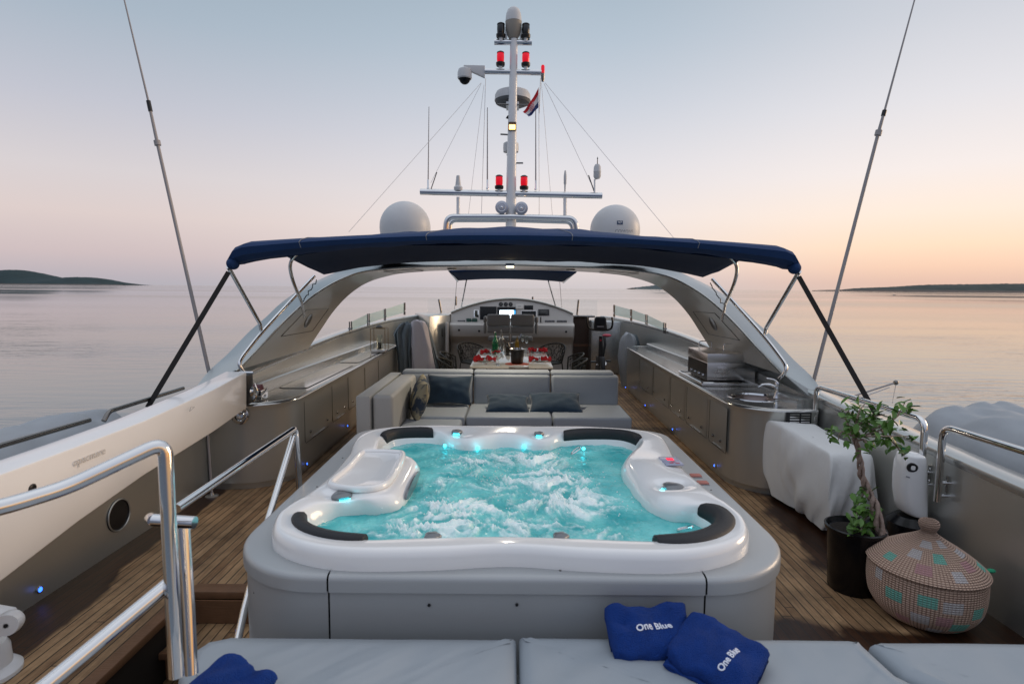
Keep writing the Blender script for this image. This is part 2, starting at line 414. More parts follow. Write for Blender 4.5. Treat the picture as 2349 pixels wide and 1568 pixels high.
# ================================================================== SETTING
SEA = -6.5
def sea():
    mb = MB()
    S = 40000
    mb.add([(-S, -S, SEA), (S, -S, SEA), (S, S, SEA), (-S, S, SEA)], [(0, 1, 2, 3)])
    o = obj('sea', mb, M['sea']); tag(o, kind='structure')
sea()

def island(name, pts, dist, depth, mt, rough=1.0, label=None):
    # ridge profile (pixels) stood at its real distance, given a real footprint with front and back slopes
    mb = MB(); P = spline([at(px, py, y=dist) for px, py in pts], 14); fq = 2400/dist
    nv = 15; rows = []
    for i, p in enumerate(P):
        h = p.z - SEA; row = []
        for j in range(nv):
            t = j/(nv-1)*2-1                   # -1 front shore .. 1 back shore
            prof = max(0, 1-abs(t)**1.7)
            k = MN.noise(Vector((p.x*.006*fq, t*3.1, dist*.01)))*.18*h + MN.noise(Vector((p.x*.03*fq, t*9, 3)))*.05*h*rough
            z = SEA - 1.0 + (h+1.0)*prof + k*prof*(1-prof)*3 + (MN.noise(Vector((p.x*.09*fq,t*20,9)))*rough*dist*.0011 if prof > .3 else 0)*prof
            row.append(V(p.x + MN.noise(Vector((i*.3, j*.4, 1)))*4, dist + t*depth, z))
        rows.append(row)
    mb.loft(rows, closed=False)
    o = obj(name, mb, mt, angle=80); tag(o, label, None, kind='structure'); return o
M['hill'] = mat('far_scrub', (.012, .034, .040), .95, var=.4, vscale=.006)
M['hill2'] = mat('far_pines', (.028, .046, .046), .95, var=.5, vscale=.01)
M['shore'] = mat('pale_shore', (.11, .09, .08), .9, var=.4, vscale=.02)
island('island_hill', [(-400,640),(-250,628),(-120,625),(-30,622),(10,619.5),(45,619),(75,624),(110,633),(140,638),(175,635.5),(215,637),(250,645),(275,651.5),(283,653.3)], 9500, 900, M['hill'])
island('island_shoreline', [(-400,649),(0,650.0),(120,651),(230,651.8),(284,653)], 8400, 60, M['shore'], .1)
island('headland_hill', [(1935,665.5),(1965,661.8),(1990,660.0),(2050,657.6),(2105,654.2),(2150,652.6),(2190,652.3),(2240,651.6),(2290,650.8),(2349,650.2),(2450,648),(2700,646)], 8000, 600, M['hill2'])
island('headland_shore', [(1866,665.9),(1900,664.7),(1960,664.3),(2050,664.8),(2200,665.9),(2349,667.4),(2700,670)], 7200, 60, M['shore'], .1)
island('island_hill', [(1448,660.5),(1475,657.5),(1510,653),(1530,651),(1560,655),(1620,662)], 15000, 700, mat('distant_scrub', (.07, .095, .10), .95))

def small_boat():
    p = at(2051, 677, z=SEA); c = V(p.x, p.y, SEA)
    t = thing('motor_boat', 'tiny dark motor boat far out on the sea below the right headland', 'boat', c)
    L_ = 5.0
    rings = []
    for i in range(9):
        u = i/8; w = 1.0*math.sin(min(1, u*1.6+.12)*math.pi/2)*(1 if u < .6 else 1) * (1 - max(0, (.25-u)/.25)**2*.9)
        x = (u-.5)*L_
        rings.append([c+V(x,-w,.75+.25*(1-u)), c+V(x,-w*.8,.1), c+V(x,0,-.3), c+V(x,w*.8,.1), c+V(x,w,.75+.25*(1-u))])
    mb = MB(); mb.loft(rings, closed=True, cap0=True, cap1=True)
    obj('hull', mb, M['dark_metal'], t)
    obj('cabin', MB().box(c.x-.9, c.x+.7, c.y-.6, c.y+.6, .55+SEA, 1.5+SEA), M['white'], t, bevel=.1)
small_boat()

SX0, SX1, SY1 = -2.11, -1.37, 3.60        # stair well
def deck():
    mb = MB()
    for x0, x1, y0, y1 in ((-3.04, SX0, -1, 14.5), (SX0, SX1, SY1, 14.5), (SX1, 3.04, -1, 14.5)):
        mb.add([(x0,y0,0),(x1,y0,0),(x1,y1,0),(x0,y1,0)], [(0,1,2,3)])
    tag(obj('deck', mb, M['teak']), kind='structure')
    mb = MB()                               # hull under the deck
    rings = []
    for y, w, zt in ((-9, 2.9, -2.6), (-1, 3.02, -.05), (6, 3.02, -.05), (12, 2.7, -.05), (15.8, 1.9, -.05), (20, 1.2, -1.3), (25, .15, -1.6)):
        rings.append([(-w, y, zt), (-w, y, -2.6), (-w*.85, y, SEA-.5), (w*.85, y, SEA-.5), (w, y, -2.6), (w, y, zt)])
    mb.loft(rings, closed=False); o = obj('yacht_hull', mb, M['white'], angle=30); tag(o, kind='structure')
    # underdeck sheet closes the hull below the planks and leaves the stair well open
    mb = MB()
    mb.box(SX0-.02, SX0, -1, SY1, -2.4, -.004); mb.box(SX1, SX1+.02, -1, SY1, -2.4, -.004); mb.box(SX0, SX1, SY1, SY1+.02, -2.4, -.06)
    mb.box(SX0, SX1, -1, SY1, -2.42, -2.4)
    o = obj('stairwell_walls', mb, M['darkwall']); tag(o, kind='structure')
deck()
def stairs():
    t = thing('staircase', 'teak staircase going down through the deck left of the hot tub', 'stairs', ((SX0+SX1)/2, SY1, -.2))
    w0, w1 = SX0+.003, SX1-.003
    obj('nosing', MB().box(SX0-.0, SX1, SY1-.05, SY1+.06, -.045, .006), M['teakedge'], t, bevel=.008)
    obj('nosing', MB().box(SX0-.05, SX0+.03, -1, SY1-.052, -.045, .006), M['teakedge'], t, bevel=.008)
    for k in range(6):
        z = -.20 - .20*k; y1 = SY1 - .05 - .25*k
        tr = obj('tread', MB().box(w0, w1, y1-.30, y1, z-.03, z), M['teak'], t, bevel=.006)
        obj('tread_edge', MB().box(w0, w1, y1-.335, y1-.302, z-.04, z+.003), M['teakedge'], tr, bevel=.006)
        obj('riser', MB().box(w0, w1, y1-.02, y1-.004, z+.002, z+.155), M['teakedge'], t)
stairs()

# ------------------------------------------------------------------ bulwarks
def bulw_pts(s):
    # inner top line of the bulwark: (x, y, z)
    return [(2.99,-.6,.68),(2.99,1.5,.77),(2.99,3.2,.835),(2.98,4.4,.895),(2.97,5.5,.955),(2.95,6.8,1.045),(2.93,8.2,1.115),(2.9,10.2,1.195),(2.72,12.2,1.25),(2.42,13.6,1.28),(2.2,14.2,1.29)]
def bulwark(s, label):
    t = thing('bulwark', label, 'bulwark', (s*3.0, 5, 0))
    P = spline([V(s*x, y, z) for x, y, z in bulw_pts(s)], 5)
    inner = MB(); inner.loft([[V(p.x, p.y, -.02) for p in P], [V(p.x, p.y, p.z*.5) for p in P], [V(p.x, p.y, p.z-.02) for p in P]], closed=False)
    outer = [V(p.x+s*.20, p.y, p.z-.02) for p in P]
    inner.loft([[V(p.x+s*.22, p.y, -1.6) for p in P], outer], closed=False)
    obj('panel', inner, M['silver'], t)
    cap = MB(); rings = []
    for p in P:
        rings.append([p+V(0,0,-.03), p+V(-s*.006,0,.0), p+V(0,0,.022), p+V(s*.03,0,.034), p+V(s*.18,0,.03), p+V(s*.21,0,.012), p+V(s*.212,0,-.03)])
    cap.loft(rings, closed=False); obj('cap_rail', cap, M['silver_top'], t)
    return t, P
bL, PL = bulwark(-1, 'olive silver bulwark along the left side, with a round speaker under the white boom')
bR, PR = bulwark(1, 'silver bulwark along the right side, behind the basket and the potted tree')
def led(parent, c, nrm, r=.012):
    c = Vector(c); n = Vector(nrm).normalized()
    o = obj('courtesy_light', MB().lathe([(r*1.5,0),(r*1.5,.004),(r*1.1,.007)], c, 14, n), M['chrome'], parent)
    obj('lens', MB().lathe([(r,.0075),(r*.8,.011),(.0001,.012)], c, 12, n), M['led_blue'], o)
    ld = bpy.data.lights.new('led', 'POINT'); ld.energy = .004; ld.color = (.05, .2, 1); ld.shadow_soft_size = .02
    lo = bpy.data.objects.new('led_glow', ld); COL.objects.link(lo); lo.location = c + n*.05
for px, py in ((90,1351),(94,1441)):
    p = at(px, py, x=-2.985); led(bL, p, (1,0,0), .016)
p = at(271,1180,x=-2.985)
sp_ = obj('speaker', MB().lathe([(.125,0),(.125,.008),(.108,.012),(.104,.006),(.06,.010),(.0001,.012)], p, 40, (1,0,0)), M['black'], bL)
obj('trim_ring', MB().tube([p+V(.010, math.cos(a)*.118, math.sin(a)*.118) for a in [2*math.pi*k/40 for k in range(40)]], .006, 6, closed=True), M['silver'], sp_)
p = at(439,1075,x=-2.985)
obj('vent_panel', MB().box(-2.99,-2.978,p.y-.10,p.y+.10,p.z-.075,p.z+.075), mat('vent_grey',(.05,.045,.045),.6), bL, bevel=.004)
p = at(467,989,x=-2.97)
obj('vent_panel', MB().box(-2.985,-2.965,p.y-.10,p.y+.10,p.z-.05,p.z+.05), M['black'], bL, bevel=.004)

# ------------------------------------------------------------------ side counters
def counter(s, label):
    zt = .865
    t = thing('bar_counter', label, 'counter', (s*2.5, 8, 0))
    # plan outline, aft end rounded towards the middle of the boat
    def plan(off=0, yb=11.35):
        o = [V(s*2.94, 5.36+off), V(s*2.75, 5.34+off)] if s > 0 else [V(s*2.96, 5.42+off), V(s*2.8, 5.40+off)]
        r = .48; y0 = o[-1].y; xi = 2.19+off
        for k in range(11):
            a = R(-90 - 90*k/10); o.append(V(s*(xi+r+r*math.cos(a)), y0+r+r*math.sin(a)))
        o += [V(s*(xi+.01), 7.5), V(s*(xi+.03), 9.5)]
        for k in range(7):
            a = R(180 - 90*k/6); o.append(V(s*(xi+.05+.3+.3*math.cos(a)), yb-off-.3+.3*math.sin(a)))
        o += [V(s*2.86, yb-off)]
        return o
    body = MB(); A = [p.to_3d() for p in plan(.02)]
    rings = [[V(p.x, p.y, z) for p in [q.to_3d() for q in plan(o_)]] for z, o_ in ((-.01,.055),(.06,.05),(.07,.02),(.45,.012),(zt-.09,.012),(zt-.045,.004),(zt-.025,0))]
    body.loft(rings, closed=False); obj('cabinet', body, M['silver'], t, angle=50)
    top = MB(); r2 = [[V(p.x, p.y, zt+dz) for p in [q.to_3d() for q in plan(o_)]] for dz, o_ in ((-.025,0),(-.01,.004),(0,.016),(.0,.03),(-.006,.036),(-.007,.05))]
    top.loft(r2, closed=False); obj('worktop', top, M['worktop'], t, angle=50)
    ring = [V(p.x,p.y,zt-.007) for p in [q.to_3d() for q in plan(.05)]]
    holes = [[V(2.60+.236*math.cos(2*math.pi*k/40), 6.02+.226*math.sin(2*math.pi*k/40), zt-.007) for k in range(40)]] if s > 0 else []
    obj('worktop_sheet', fill_holes(ring, holes), M['worktop'], t)
    # raised back ledge
    led_p = [V(s*2.80, 5.5, zt), V(s*2.78, 7, zt), V(s*2.72, 9, zt), V(s*2.66, 11.2, zt)]
    lm = MB(); P = spline(led_p, 5)
    lm.loft([[p+V(0,0,-.03), p+V(0,0,.05), p+V(s*.012,0,.065), p+V(s*.05,0,.07), p+V(s*.24,0,.075), p+V(s*.24,0,-.03)] for p in P], closed=False, cap0=True, cap1=True)
    obj('back_ledge', lm, M['silver_top'], t)
    return t, zt
cR, ZT = counter(1, 'long silver galley counter on the right with a round sink at its near end')
cL, _ = counter(-1, 'long champagne silver counter on the left with drop front lockers')
def face_line(t, s, y0, y1, z, drop0=None, drop1=None, x=2.205):
    # a recessed door gap drawn as a real thin dark groove strip with a bright lower lip
    P = [V(s*(x), y0, z), V(s*(x), y1, z)]
    if drop0: P = [V(s*x, y0, z+drop0)] + [V(s*x, y0, z+.03), V(s*x, y0+.03, z)] + [P[1]]
    if drop1: P = P[:-1] + [V(s*x, y1-.03, z), V(s*x, y1, z+.03), V(s*x, y1, z+drop1)]
    obj('door_gap', MB().tube(P, .0022, 6), M['screen_dark'], t)
def latch(t, s, y, z, x=2.204):
    o = obj('door_latch', MB().lathe([(.016,0),(.016,.006),(.011,.012),(.004,.013)], V(s*x, y, z), 14, (-s,0,0)), M['dark_metal'], t)
for s, t in ((-1, cL), (1, cR)):
    ys = [5.95, 6.9, 7.6, 8.5, 9.4, 10.4] if s < 0 else [5.7, 6.3, 7.15, 7.9, 8.9, 9.9]
    for k, y in enumerate(ys[:-1]):
        y2 = ys[k+1] - .08
        w = y2 - y
        d = MB(); xs = s*2.2035
        d.add([(xs, y+.01, .30), (xs, y2-.01, .30), (xs-s*0, y2-.01, .80), (xs, y+.01, .80)], [(0,1,2,3)])
        xf_ = lambda yy: s*(2.1995 + (.01*(min(yy,7.5)-5.8)/1.7) + (.02*(max(yy,7.5)-7.5)/2))
        dd = obj('locker_door', MB().add([V(xf_(y),y+.006,.335),V(xf_(y2),y2-.006,.335),V(xf_(y2),y2-.006,.79),V(xf_(y),y+.006,.79)],[(0,1,2,3)]), M['silver'], t)
        face_line(t, s, y, y2 - (.1 if s < 0 else 0), .325, .46 if s < 0 else None, None if s < 0 else .46, 2.2015 + .005*k)
        latch(dd, s, y+.15, .42, 2.196); latch(dd, s, y2-.15, .42, 2.196)
        obj('handle_slot', MB().box(min(s*2.199,s*2.193), max(s*2.199,s*2.193), y+w*.25, y+w*.75, .337, .345), M['chrome'], dd)
for px, py in ((703,1063),(796,976)): led(cL, at(px,py,x=-2.20), (1,0,0))
for px, py in ((1436,888),(1481,929),(1544,984),(1640,1067)): led(cR, at(px,py,x=2.20), (-1,0,0))
# aft-face vent of the right counter
p = at(1817, 957, y=5.35)
v = obj('vent_grille', MB().box(2.62, 2.86, 5.325, 5.342, p.z-.10, p.z+.055), M['black'], cR, bevel=.006)
for k in range(6):
    z = p.z+.035-.024*k
    for x0, x1 in ((2.645, 2.735), (2.752, 2.835)):
        obj('slat', MB().box(x0, x1, 5.312, 5.324, z-.004, z+.006), M['chrome'], v)
# hatches in the left worktop
for x0, x1, y0, y1 in ((-2.62,-2.30,6.3,8.2), (-2.62,-2.30,8.5,10.2)):
    pts = rrect(x0, x1, y0, y1, .06, ZT+.002)
    obj('worktop_hatch', MB().prism([p_+V(0,0,-.006) for p_ in rrect(x0+.006,x1-.006,y0+.006,y1-.006,.055,ZT)], (0,0,.006)), M['worktop'], cL)
    obj('hatch_seam', MB().tube([p_+V(0,0,-.007) for p_ in pts], .004, 6, closed=True), M['black'], cL)
p = at(551, 953, y=5.40)
h = obj('shore_inlet', MB().lathe([(.085,0),(.085,.012),(.07,.02),(.05,.02),(.045,.005),(.0001,.004)], V(p.x, 5.405, p.z), 28, (0,-1,0)), M['chrome'], cL)
obj('cap', MB().lathe([(.035,.0),(.038,.05),(.03,.062),(.0001,.065)], V(p.x+.012, 5.40, p.z+.01), 20, (.25,-1,.1)), M['chrome'], h)

# sink and tap
def sink():
    c = V(2.60, 6.02, ZT-.004)
    n = 40
    def el(r, z): return [c+V(.262*r*math.cos(a), .25*r*math.sin(a), z) for a in [2*math.pi*k/n for k in range(n)]]
    mb = MB(); mb.loft([el(1.06,-.004), el(1.05,.004), el(1.0,.006), el(.93,.0), el(.90,-.02)], closed=True)
    o = obj('sink', mb, M['chrome'], cR)
    mb = MB(); mb.loft([el(.90,-.0205), el(.86,-.10), el(.7,-.15), el(.3,-.16)], closed=True, cap1=True); obj('basin', mb, mat('basin_steel', (.30,.24,.21), .22, 1), o)
    w = MB(); w.box(2.3,2.35,6,6.1,.2,.21)
    b = V(2.80, 5.93, ZT)
    f = obj('tap', MB().lathe([(.034,0),(.032,.01),(.025,.03),(.024,.12),(.028,.15),(.022,.17),(.0001,.175)], b, 20), M['chrome'], cR)
    obj('spout', MB().tube(spline([b+V(0,0,.10), b+V(-.06,.0,.135), b+V(-.14,.01,.14), b+V(-.19,.012,.115)], 5), [.018]*8+[.014]*8, 12), M['chrome'], f)
    obj('lever', MB().tube(spline([b+V(0,0,.165), b+V(-.04,.0,.195), b+V(-.12,.0,.21)], 4), [.014,.013,.012,.011,.010,.009,.008,.008,.007], 10), M['chrome'], f)
sink()

# barbecue
def grill():
    x0, x1, y0, y1, z0, z1 = 2.35, 2.93, 6.78, 7.52, ZT+.05, ZT+.37
    t = thing('barbecue_grill', 'boxy stainless barbecue standing on the right counter behind the sink', 'barbecue', ((x0+x1)/2, (y0+y1)/2, ZT))
    obj('drip_tray', MB().box(x0-.10, x1+.02, y0-.12, y1+.10, ZT-.004, ZT+.028), M['steel'], t, bevel=.006)
    obj('tray_rim', MB().tube([p+V(0,0,ZT+.034) for p in rrect(x0-.095,x1+.015,y0-.115,y1+.095,.02)], .008, 6, closed=True), M['chrome'], t)
    obj('body', MB().box(x0, x1, y0, y1, z0, z1-.11), M['steel'], t, bevel=.006)
    obj('control_face', MB().box(x0-.006, x0-.001, y0+.01, y1-.01, z0, z1-.12), mat('grill_side',(.07,.065,.06),.3,.6), t)
    ld = obj('lid', MB().box(x0-.008, x1+.008, y0-.008, y1+.008, z1-.108, z1), M['steel'], t, bevel=.01)
    for cx, cy, ax in ((x0+.14, y1-.2, V(.0,.10,0)), (x0+.34, y0+.22, V(.13,.0,0))):
        a = V(cx-.07, cy, z1); b = V(cx+.09, cy, z1)
        obj('lid_handle', MB().tube(fillet([a, a+V(0,0,.10), b+V(0,0,.10), b], .03), .006, 8), M['chrome'], ld)
    for k in range(4):
        obj('knob', MB().lathe([(.020,0),(.018,.022),(.014,.028),(.0001,.029)], V(x0-.007, y0+.10+.15*k, z0+.05), 14, (-1,0,0)), M['chrome'], t)
    obj('foot', MB().box(x0+.03, x1-.03, y0+.03, y1-.03, ZT+.0285, z0-.0005), M['black'], t)
    obj('side_plate', MB().box(x0+.12, x0+.34, y0-.010, y0-.009+.006, z0+.10, z0+.16), M['steel'], t, bevel=.003)
grill()

# ------------------------------------------------------------------ radar arch
archY = dict(
 B=[(1797,860,5.95),(1740,800,6.3),(1680,735,6.62),(1620,681,6.95),(1560,645,7.25),(1500,626,7.45),(1400,615,7.6),(1290,611,7.68)],
 C=[(1634,806,7.65),(1603,757,8.0),(1577,718,8.35),(1543,681,8.7),(1502,653,9.0),(1450,636,9.3),(1400,628,9.5),(1310,622,9.7)],
 A=[(1905,925,5.5),(1864,866,5.85),(1818,822,6.2),(1772,772,6.55),(1730,734,6.85),(1695,700,7.1),(1642,664,7.4),(1575,631,7.75)])
def right_curve(key, k=24):
    P = [at(px, py, y=y) for px, py, y in archY[key]]
    return P
def resample(P, n):
    d = [0]
    for i in range(1, len(P)): d.append(d[-1] + (P[i]-P[i-1]).length)
    out = []; j = 0
    for i in range(n):
        t = d[-1]*i/(n-1)
        while j < len(P)-2 and d[j+1] < t: j += 1
        u = (t-d[j])/max(1e-9, d[j+1]-d[j]); out.append(P[j].lerp(P[j+1], min(1, max(0, u))))
    return out
def full(P, ext=None):
    # right half given from foot to near centre; mirror it about the centre line x = -.02
    cx = -.02
    Lh = [V(2*cx-p.x, p.y, p.z) for p in P]
    top = V(cx, P[-1].y+.02, P[-1].z+.015)
    return Lh + [top] + P[::-1]
def arch():
    t = thing('radar_arch', 'wide silver radar arch spanning the deck above the two counters', 'arch', (0, 8, 0))
    n = 97
    B = resample(spline(full(right_curve('B')), 8), n)
    C = resample(spline(full(right_curve('C')), 8), n)
    A0 = right_curve('A'); A0 = A0 + [V(1.7, 8.0, 2.50), V(.9, 8.1, 2.60)]
    A = resample(spline(full(A0), 8), n)
    D0 = [p + V(.16, .15, .14) for p in right_curve('C')]; D0[-1] = V(D0[-1].x-.1, D0[-1].y, 2.52)
    D = resample(spline(full(D0), 8), n)
    global AB, AA, AC; AB, AA, AC = B, A, C
    rings = []
    for a, b, c, d in zip(A, B, C, D):
        out = (b - (a+c)/2).normalized()
        mid = (b*.5 + c*.5) + (b-a).cross(V(0,0,0))*0
        lip = b + (b-a).normalized()*.0
        ring = [a, a.lerp(b,.35), a.lerp(b,.70), b + (a-b).normalized()*.03, b, b + (c-b).normalized()*.035, b.lerp(c,.35), b.lerp(c,.7), c, c.lerp(d,.5)+(c-b).normalized()*.02, d, d.lerp(a,.5)+V(0,0,.05)]
        rings.append(ring)
    mb = MB(); mb.loft([r_[3:11] for r_ in rings], closed=False); obj('inner_skin', mb, M['arch'], t, angle=35)
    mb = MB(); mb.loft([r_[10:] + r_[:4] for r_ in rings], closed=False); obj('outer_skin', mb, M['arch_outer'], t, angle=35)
    # base fairings that carry the feet down onto the bulwark caps
    for s in (-1, 1):
        cx = -.02
        def S(x, y, z): return V(cx + s*(x-cx) , y, z)
        mb = MB()
        a, b, c = A[0 if s < 0 else -1], B[0 if s < 0 else -1], C[0 if s < 0 else -1]
        top = [b, c, V(c.x+s*.25, c.y+.1, c.z), a]
        ring0 = [V(p.x, p.y, p.z+.012) for p in top]
        bot = [S(2.93, 5.55, .96), S(2.95, 8.0, 1.07), S(3.15, 8.1, 1.07), S(3.14, 5.35, .96)]
        mb.loft([ring0, bot], closed=True, cap0=True, cap1=True)
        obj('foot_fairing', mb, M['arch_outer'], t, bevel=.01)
        # glossy bead along the aft lip
    obj('lip_bead', MB().tube([p + V(0,-.004,-.004) for p in B], .011, 8), M['silver_top'], t)
    # speaker hatches, lights, downlights
    def surf(s, u, v):     # point on the underside: u along (0 foot .. 1 centre), v from B to C
        i = u*(n-1)/2; i = i if s < 0 else (n-1)-i
        k = int(max(0, min(n-2, math.floor(i)))); f = i-k
        b = B[k].lerp(B[k+1], f); c = C[k].lerp(C[k+1], f); p = b.lerp(c, v)
        b2 = B[min(k+2,n-1)]; du = (B[k+1]-B[k]).normalized(); dv = (c-b).normalized()
        nn = du.cross(dv); 
        if nn.z > 0: nn = -nn
        return p, du, dv, nn
    from mathutils.bvhtree import BVHTree
    vs_ = [p for r_ in rings for p in r_]; m_ = len(rings[0])
    bvh = BVHTree.FromPolygons(vs_, [(i*m_+j, i*m_+(j+1)%m_, (i+1)*m_+(j+1)%m_, (i+1)*m_+j) for i in range(n-1) for j in range(m_)])
    def hit(px, py, s):
        p = None
        while p is None:
            p, nn, _, _ = bvh.ray_cast(V(0,0,CAMZ), ray(px, py).normalized()); px += 2
        nn = nn if nn.dot(ray(px, py)) < 0 else -nn
        if s < 0: p = V(-.04-p.x, p.y, p.z); nn = V(-nn.x, nn.y, nn.z)
        return p, nn
    for s in (-1, 1):
        P = []
        q_ = [(1590,714),(1640,718),(1697,780),(1626,766)]
        for k in range(4):
            for j in range(8):
                a_, b_ = q_[k], q_[(k+1)%4]; p, nn = hit(a_[0]+(b_[0]-a_[0])*j/8, a_[1]+(b_[1]-a_[1])*j/8, s); P.append(p+nn*.002)
        obj('speaker_hatch', MB().tube(P, .0035, 6, closed=True), M['black'], t)
        p, nn = hit(1636, 742, s)
        obj('speaker', MB().lathe([(.105,-.01),(.105,.004),(.095,.008),(.09,.005),(.0001,.007)], p, 32, nn), M['grey_knob'], t)
        for u in (.78,):
            p, du, dv, nn = surf(s, u, .55)
            obj('downlight', MB().lathe([(.07,.0),(.07,.016),(.0001,.018)], p, 24, nn), M['dark_metal'], t)
        q = [surf(s,u,v) for u, v in ((.56,.25),(.66,.30),(.66,.80),(.56,.75))]
        P = [a[0] + a[3]*.010 for a in q]
        obj('hatch_seam', MB().tube(fillet(P+[P[0]], .04, 3)[:-1], .004, 6, closed=True), M['black'], t)
    c = at(1170, 609, y=7.62)
    l = obj('flood_lamp', MB().obox(c+V(0,0,.006), (.062,0,0), (0,.045,0), (0,0,.020)), M['chrome'], t, bevel=.006)
    obj('lens', MB().obox(c+V(0,-.02,-.018), (.05,0,0), (0,.036,0), (0,0,.006)), M['lamp'], l, bevel=.004)
    ld = bpy.data.lights.new('arch_lamp', 'SPOT'); ld.energy = 85; ld.color = (1, .89, .72); ld.spot_size = R(165); ld.spot_blend = .8; ld.shadow_soft_size = .07
    lo = bpy.data.objects.new('arch_lamp_light', ld); COL.objects.link(lo); lo.location = c + V(0,-.02,-.05)
arch()
# ================================================================== HOT TUB
TUB = [(0,2.575,0,2.44),(.35,2.56,.35,2.40),(.67,2.54,.70,2.39),(.87,2.575,.93,2.45),(1.01,2.68,1.10,2.58),(1.07,2.82,1.175,2.78),
 (1.03,2.95,1.17,2.97),(.92,2.98,1.155,3.06),(.84,3.06,1.14,3.16),(.80,3.22,1.125,3.3),(.78,3.45,1.11,3.5),(.78,3.75,1.115,3.8),(.86,3.98,1.14,4.0),
 (.96,4.17,1.165,4.2),(1.0,4.34,1.165,4.38),(.90,4.50,1.04,4.55),(.64,4.54,.65,4.65),(.42,4.48,.42,4.665),(.31,4.38,.31,4.67),(.20,4.35,.2,4.67),
 (.08,4.41,.08,4.67),(-.08,4.44,-.08,4.67),(-.22,4.37,-.22,4.67),(-.34,4.33,-.34,4.67),(-.48,4.42,-.48,4.665),(-.64,4.54,-.68,4.65),
 (-.92,4.50,-1.04,4.55),(-1.0,4.34,-1.165,4.36),(-.98,4.10,-1.16,4.12),(-.92,3.93,-1.13,3.95),(-.74,3.87,-1.115,3.85),(-.655,3.76,-1.11,3.72),
 (-.635,3.45,-1.10,3.45),(-.65,3.13,-1.115,3.2),(-.74,3.04,-1.13,3.1),(-.86,3.03,-1.145,3.02),(-.98,2.99,-1.16,2.95),(-1.05,2.90,-1.17,2.87),
 (-1.07,2.80,-1.17,2.76),(-1.0,2.66,-1.10,2.58),(-.86,2.565,-.93,2.45),(-.67,2.53,-.70,2.39),(-.35,2.56,-.35,2.40)]
tub_t = thing('hot_tub', 'white hot tub full of bubbling turquoise water in a silver surround', 'hot tub', (0, 3.55, 0))
KS = 6
IN = cspline([V(a,b,0) for a,b,_,_ in TUB], KS); OUT = cspline([V(c,d,0) for _,_,c,d in TUB], KS)
def g2(x, y, cx, cy, rx, ry): return math.exp(-((x-cx)/rx)**2 - ((y-cy)/ry)**2)
def rimz(x, y):
    return (.853 - .035*g2(x,y,-.95,3.07,.10,.07) - .035*g2(x,y,.95,3.28,.10,.07) - .03*g2(x,y,-.42,4.46,.12,.10) - .03*g2(x,y,.22,4.45,.10,.10)
            + .022*g2(x,y,.90,3.65,.12,.22) + .012*g2(x,y,.93,3.10,.12,.08) - .012*g2(x,y,1.07,3.6,.05,.10))
def tub_shell():
    rings = []
    WAT = .745
    for t, z, mode in ((-.03,.750,0),(-.028,.77,0),(-.03,.82,0),(-.01,.842,0),(.03,.853,1),(.10,.857,1),(.25,.856,1),(.45,.853,1),(.65,.850,1),(.80,.846,1),(.92,.842,1),(.985,.832,1),(1.01,.815,0),(1.03,.78,0)):
        r = []
        for i, (a, b) in enumerate(zip(IN, OUT)):
            w = (b-a); d = w.length; n_ = w.normalized()
            tt = t
            if t < 0: p = b + n_*(-t)*.5
            elif t <= 1: p = b.lerp(a, tt)
            else: p = a - n_*(t-1)*1.2
            zz = z + (rimz(p.x, p.y) - .853) * (1 if mode else (0 if t < 0 else 1))
            r.append(V(p.x, p.y, zz))
        rings.append(r)
    c = V(0, 3.5, 0)
    for k, z in ((.97,.72),(.93,.60),(.85,.40),(.5,.30),(.05,.29)):
        rings.append([V(c.x+(a.x-c.x)*k*.985, c.y+(a.y-c.y)*k*.985, z) for a in IN])
    mb = MB(); mb.loft(rings, closed=True)
    obj('shell', mb, M['gelcoat'], tub_t, angle=60)
tub_shell()

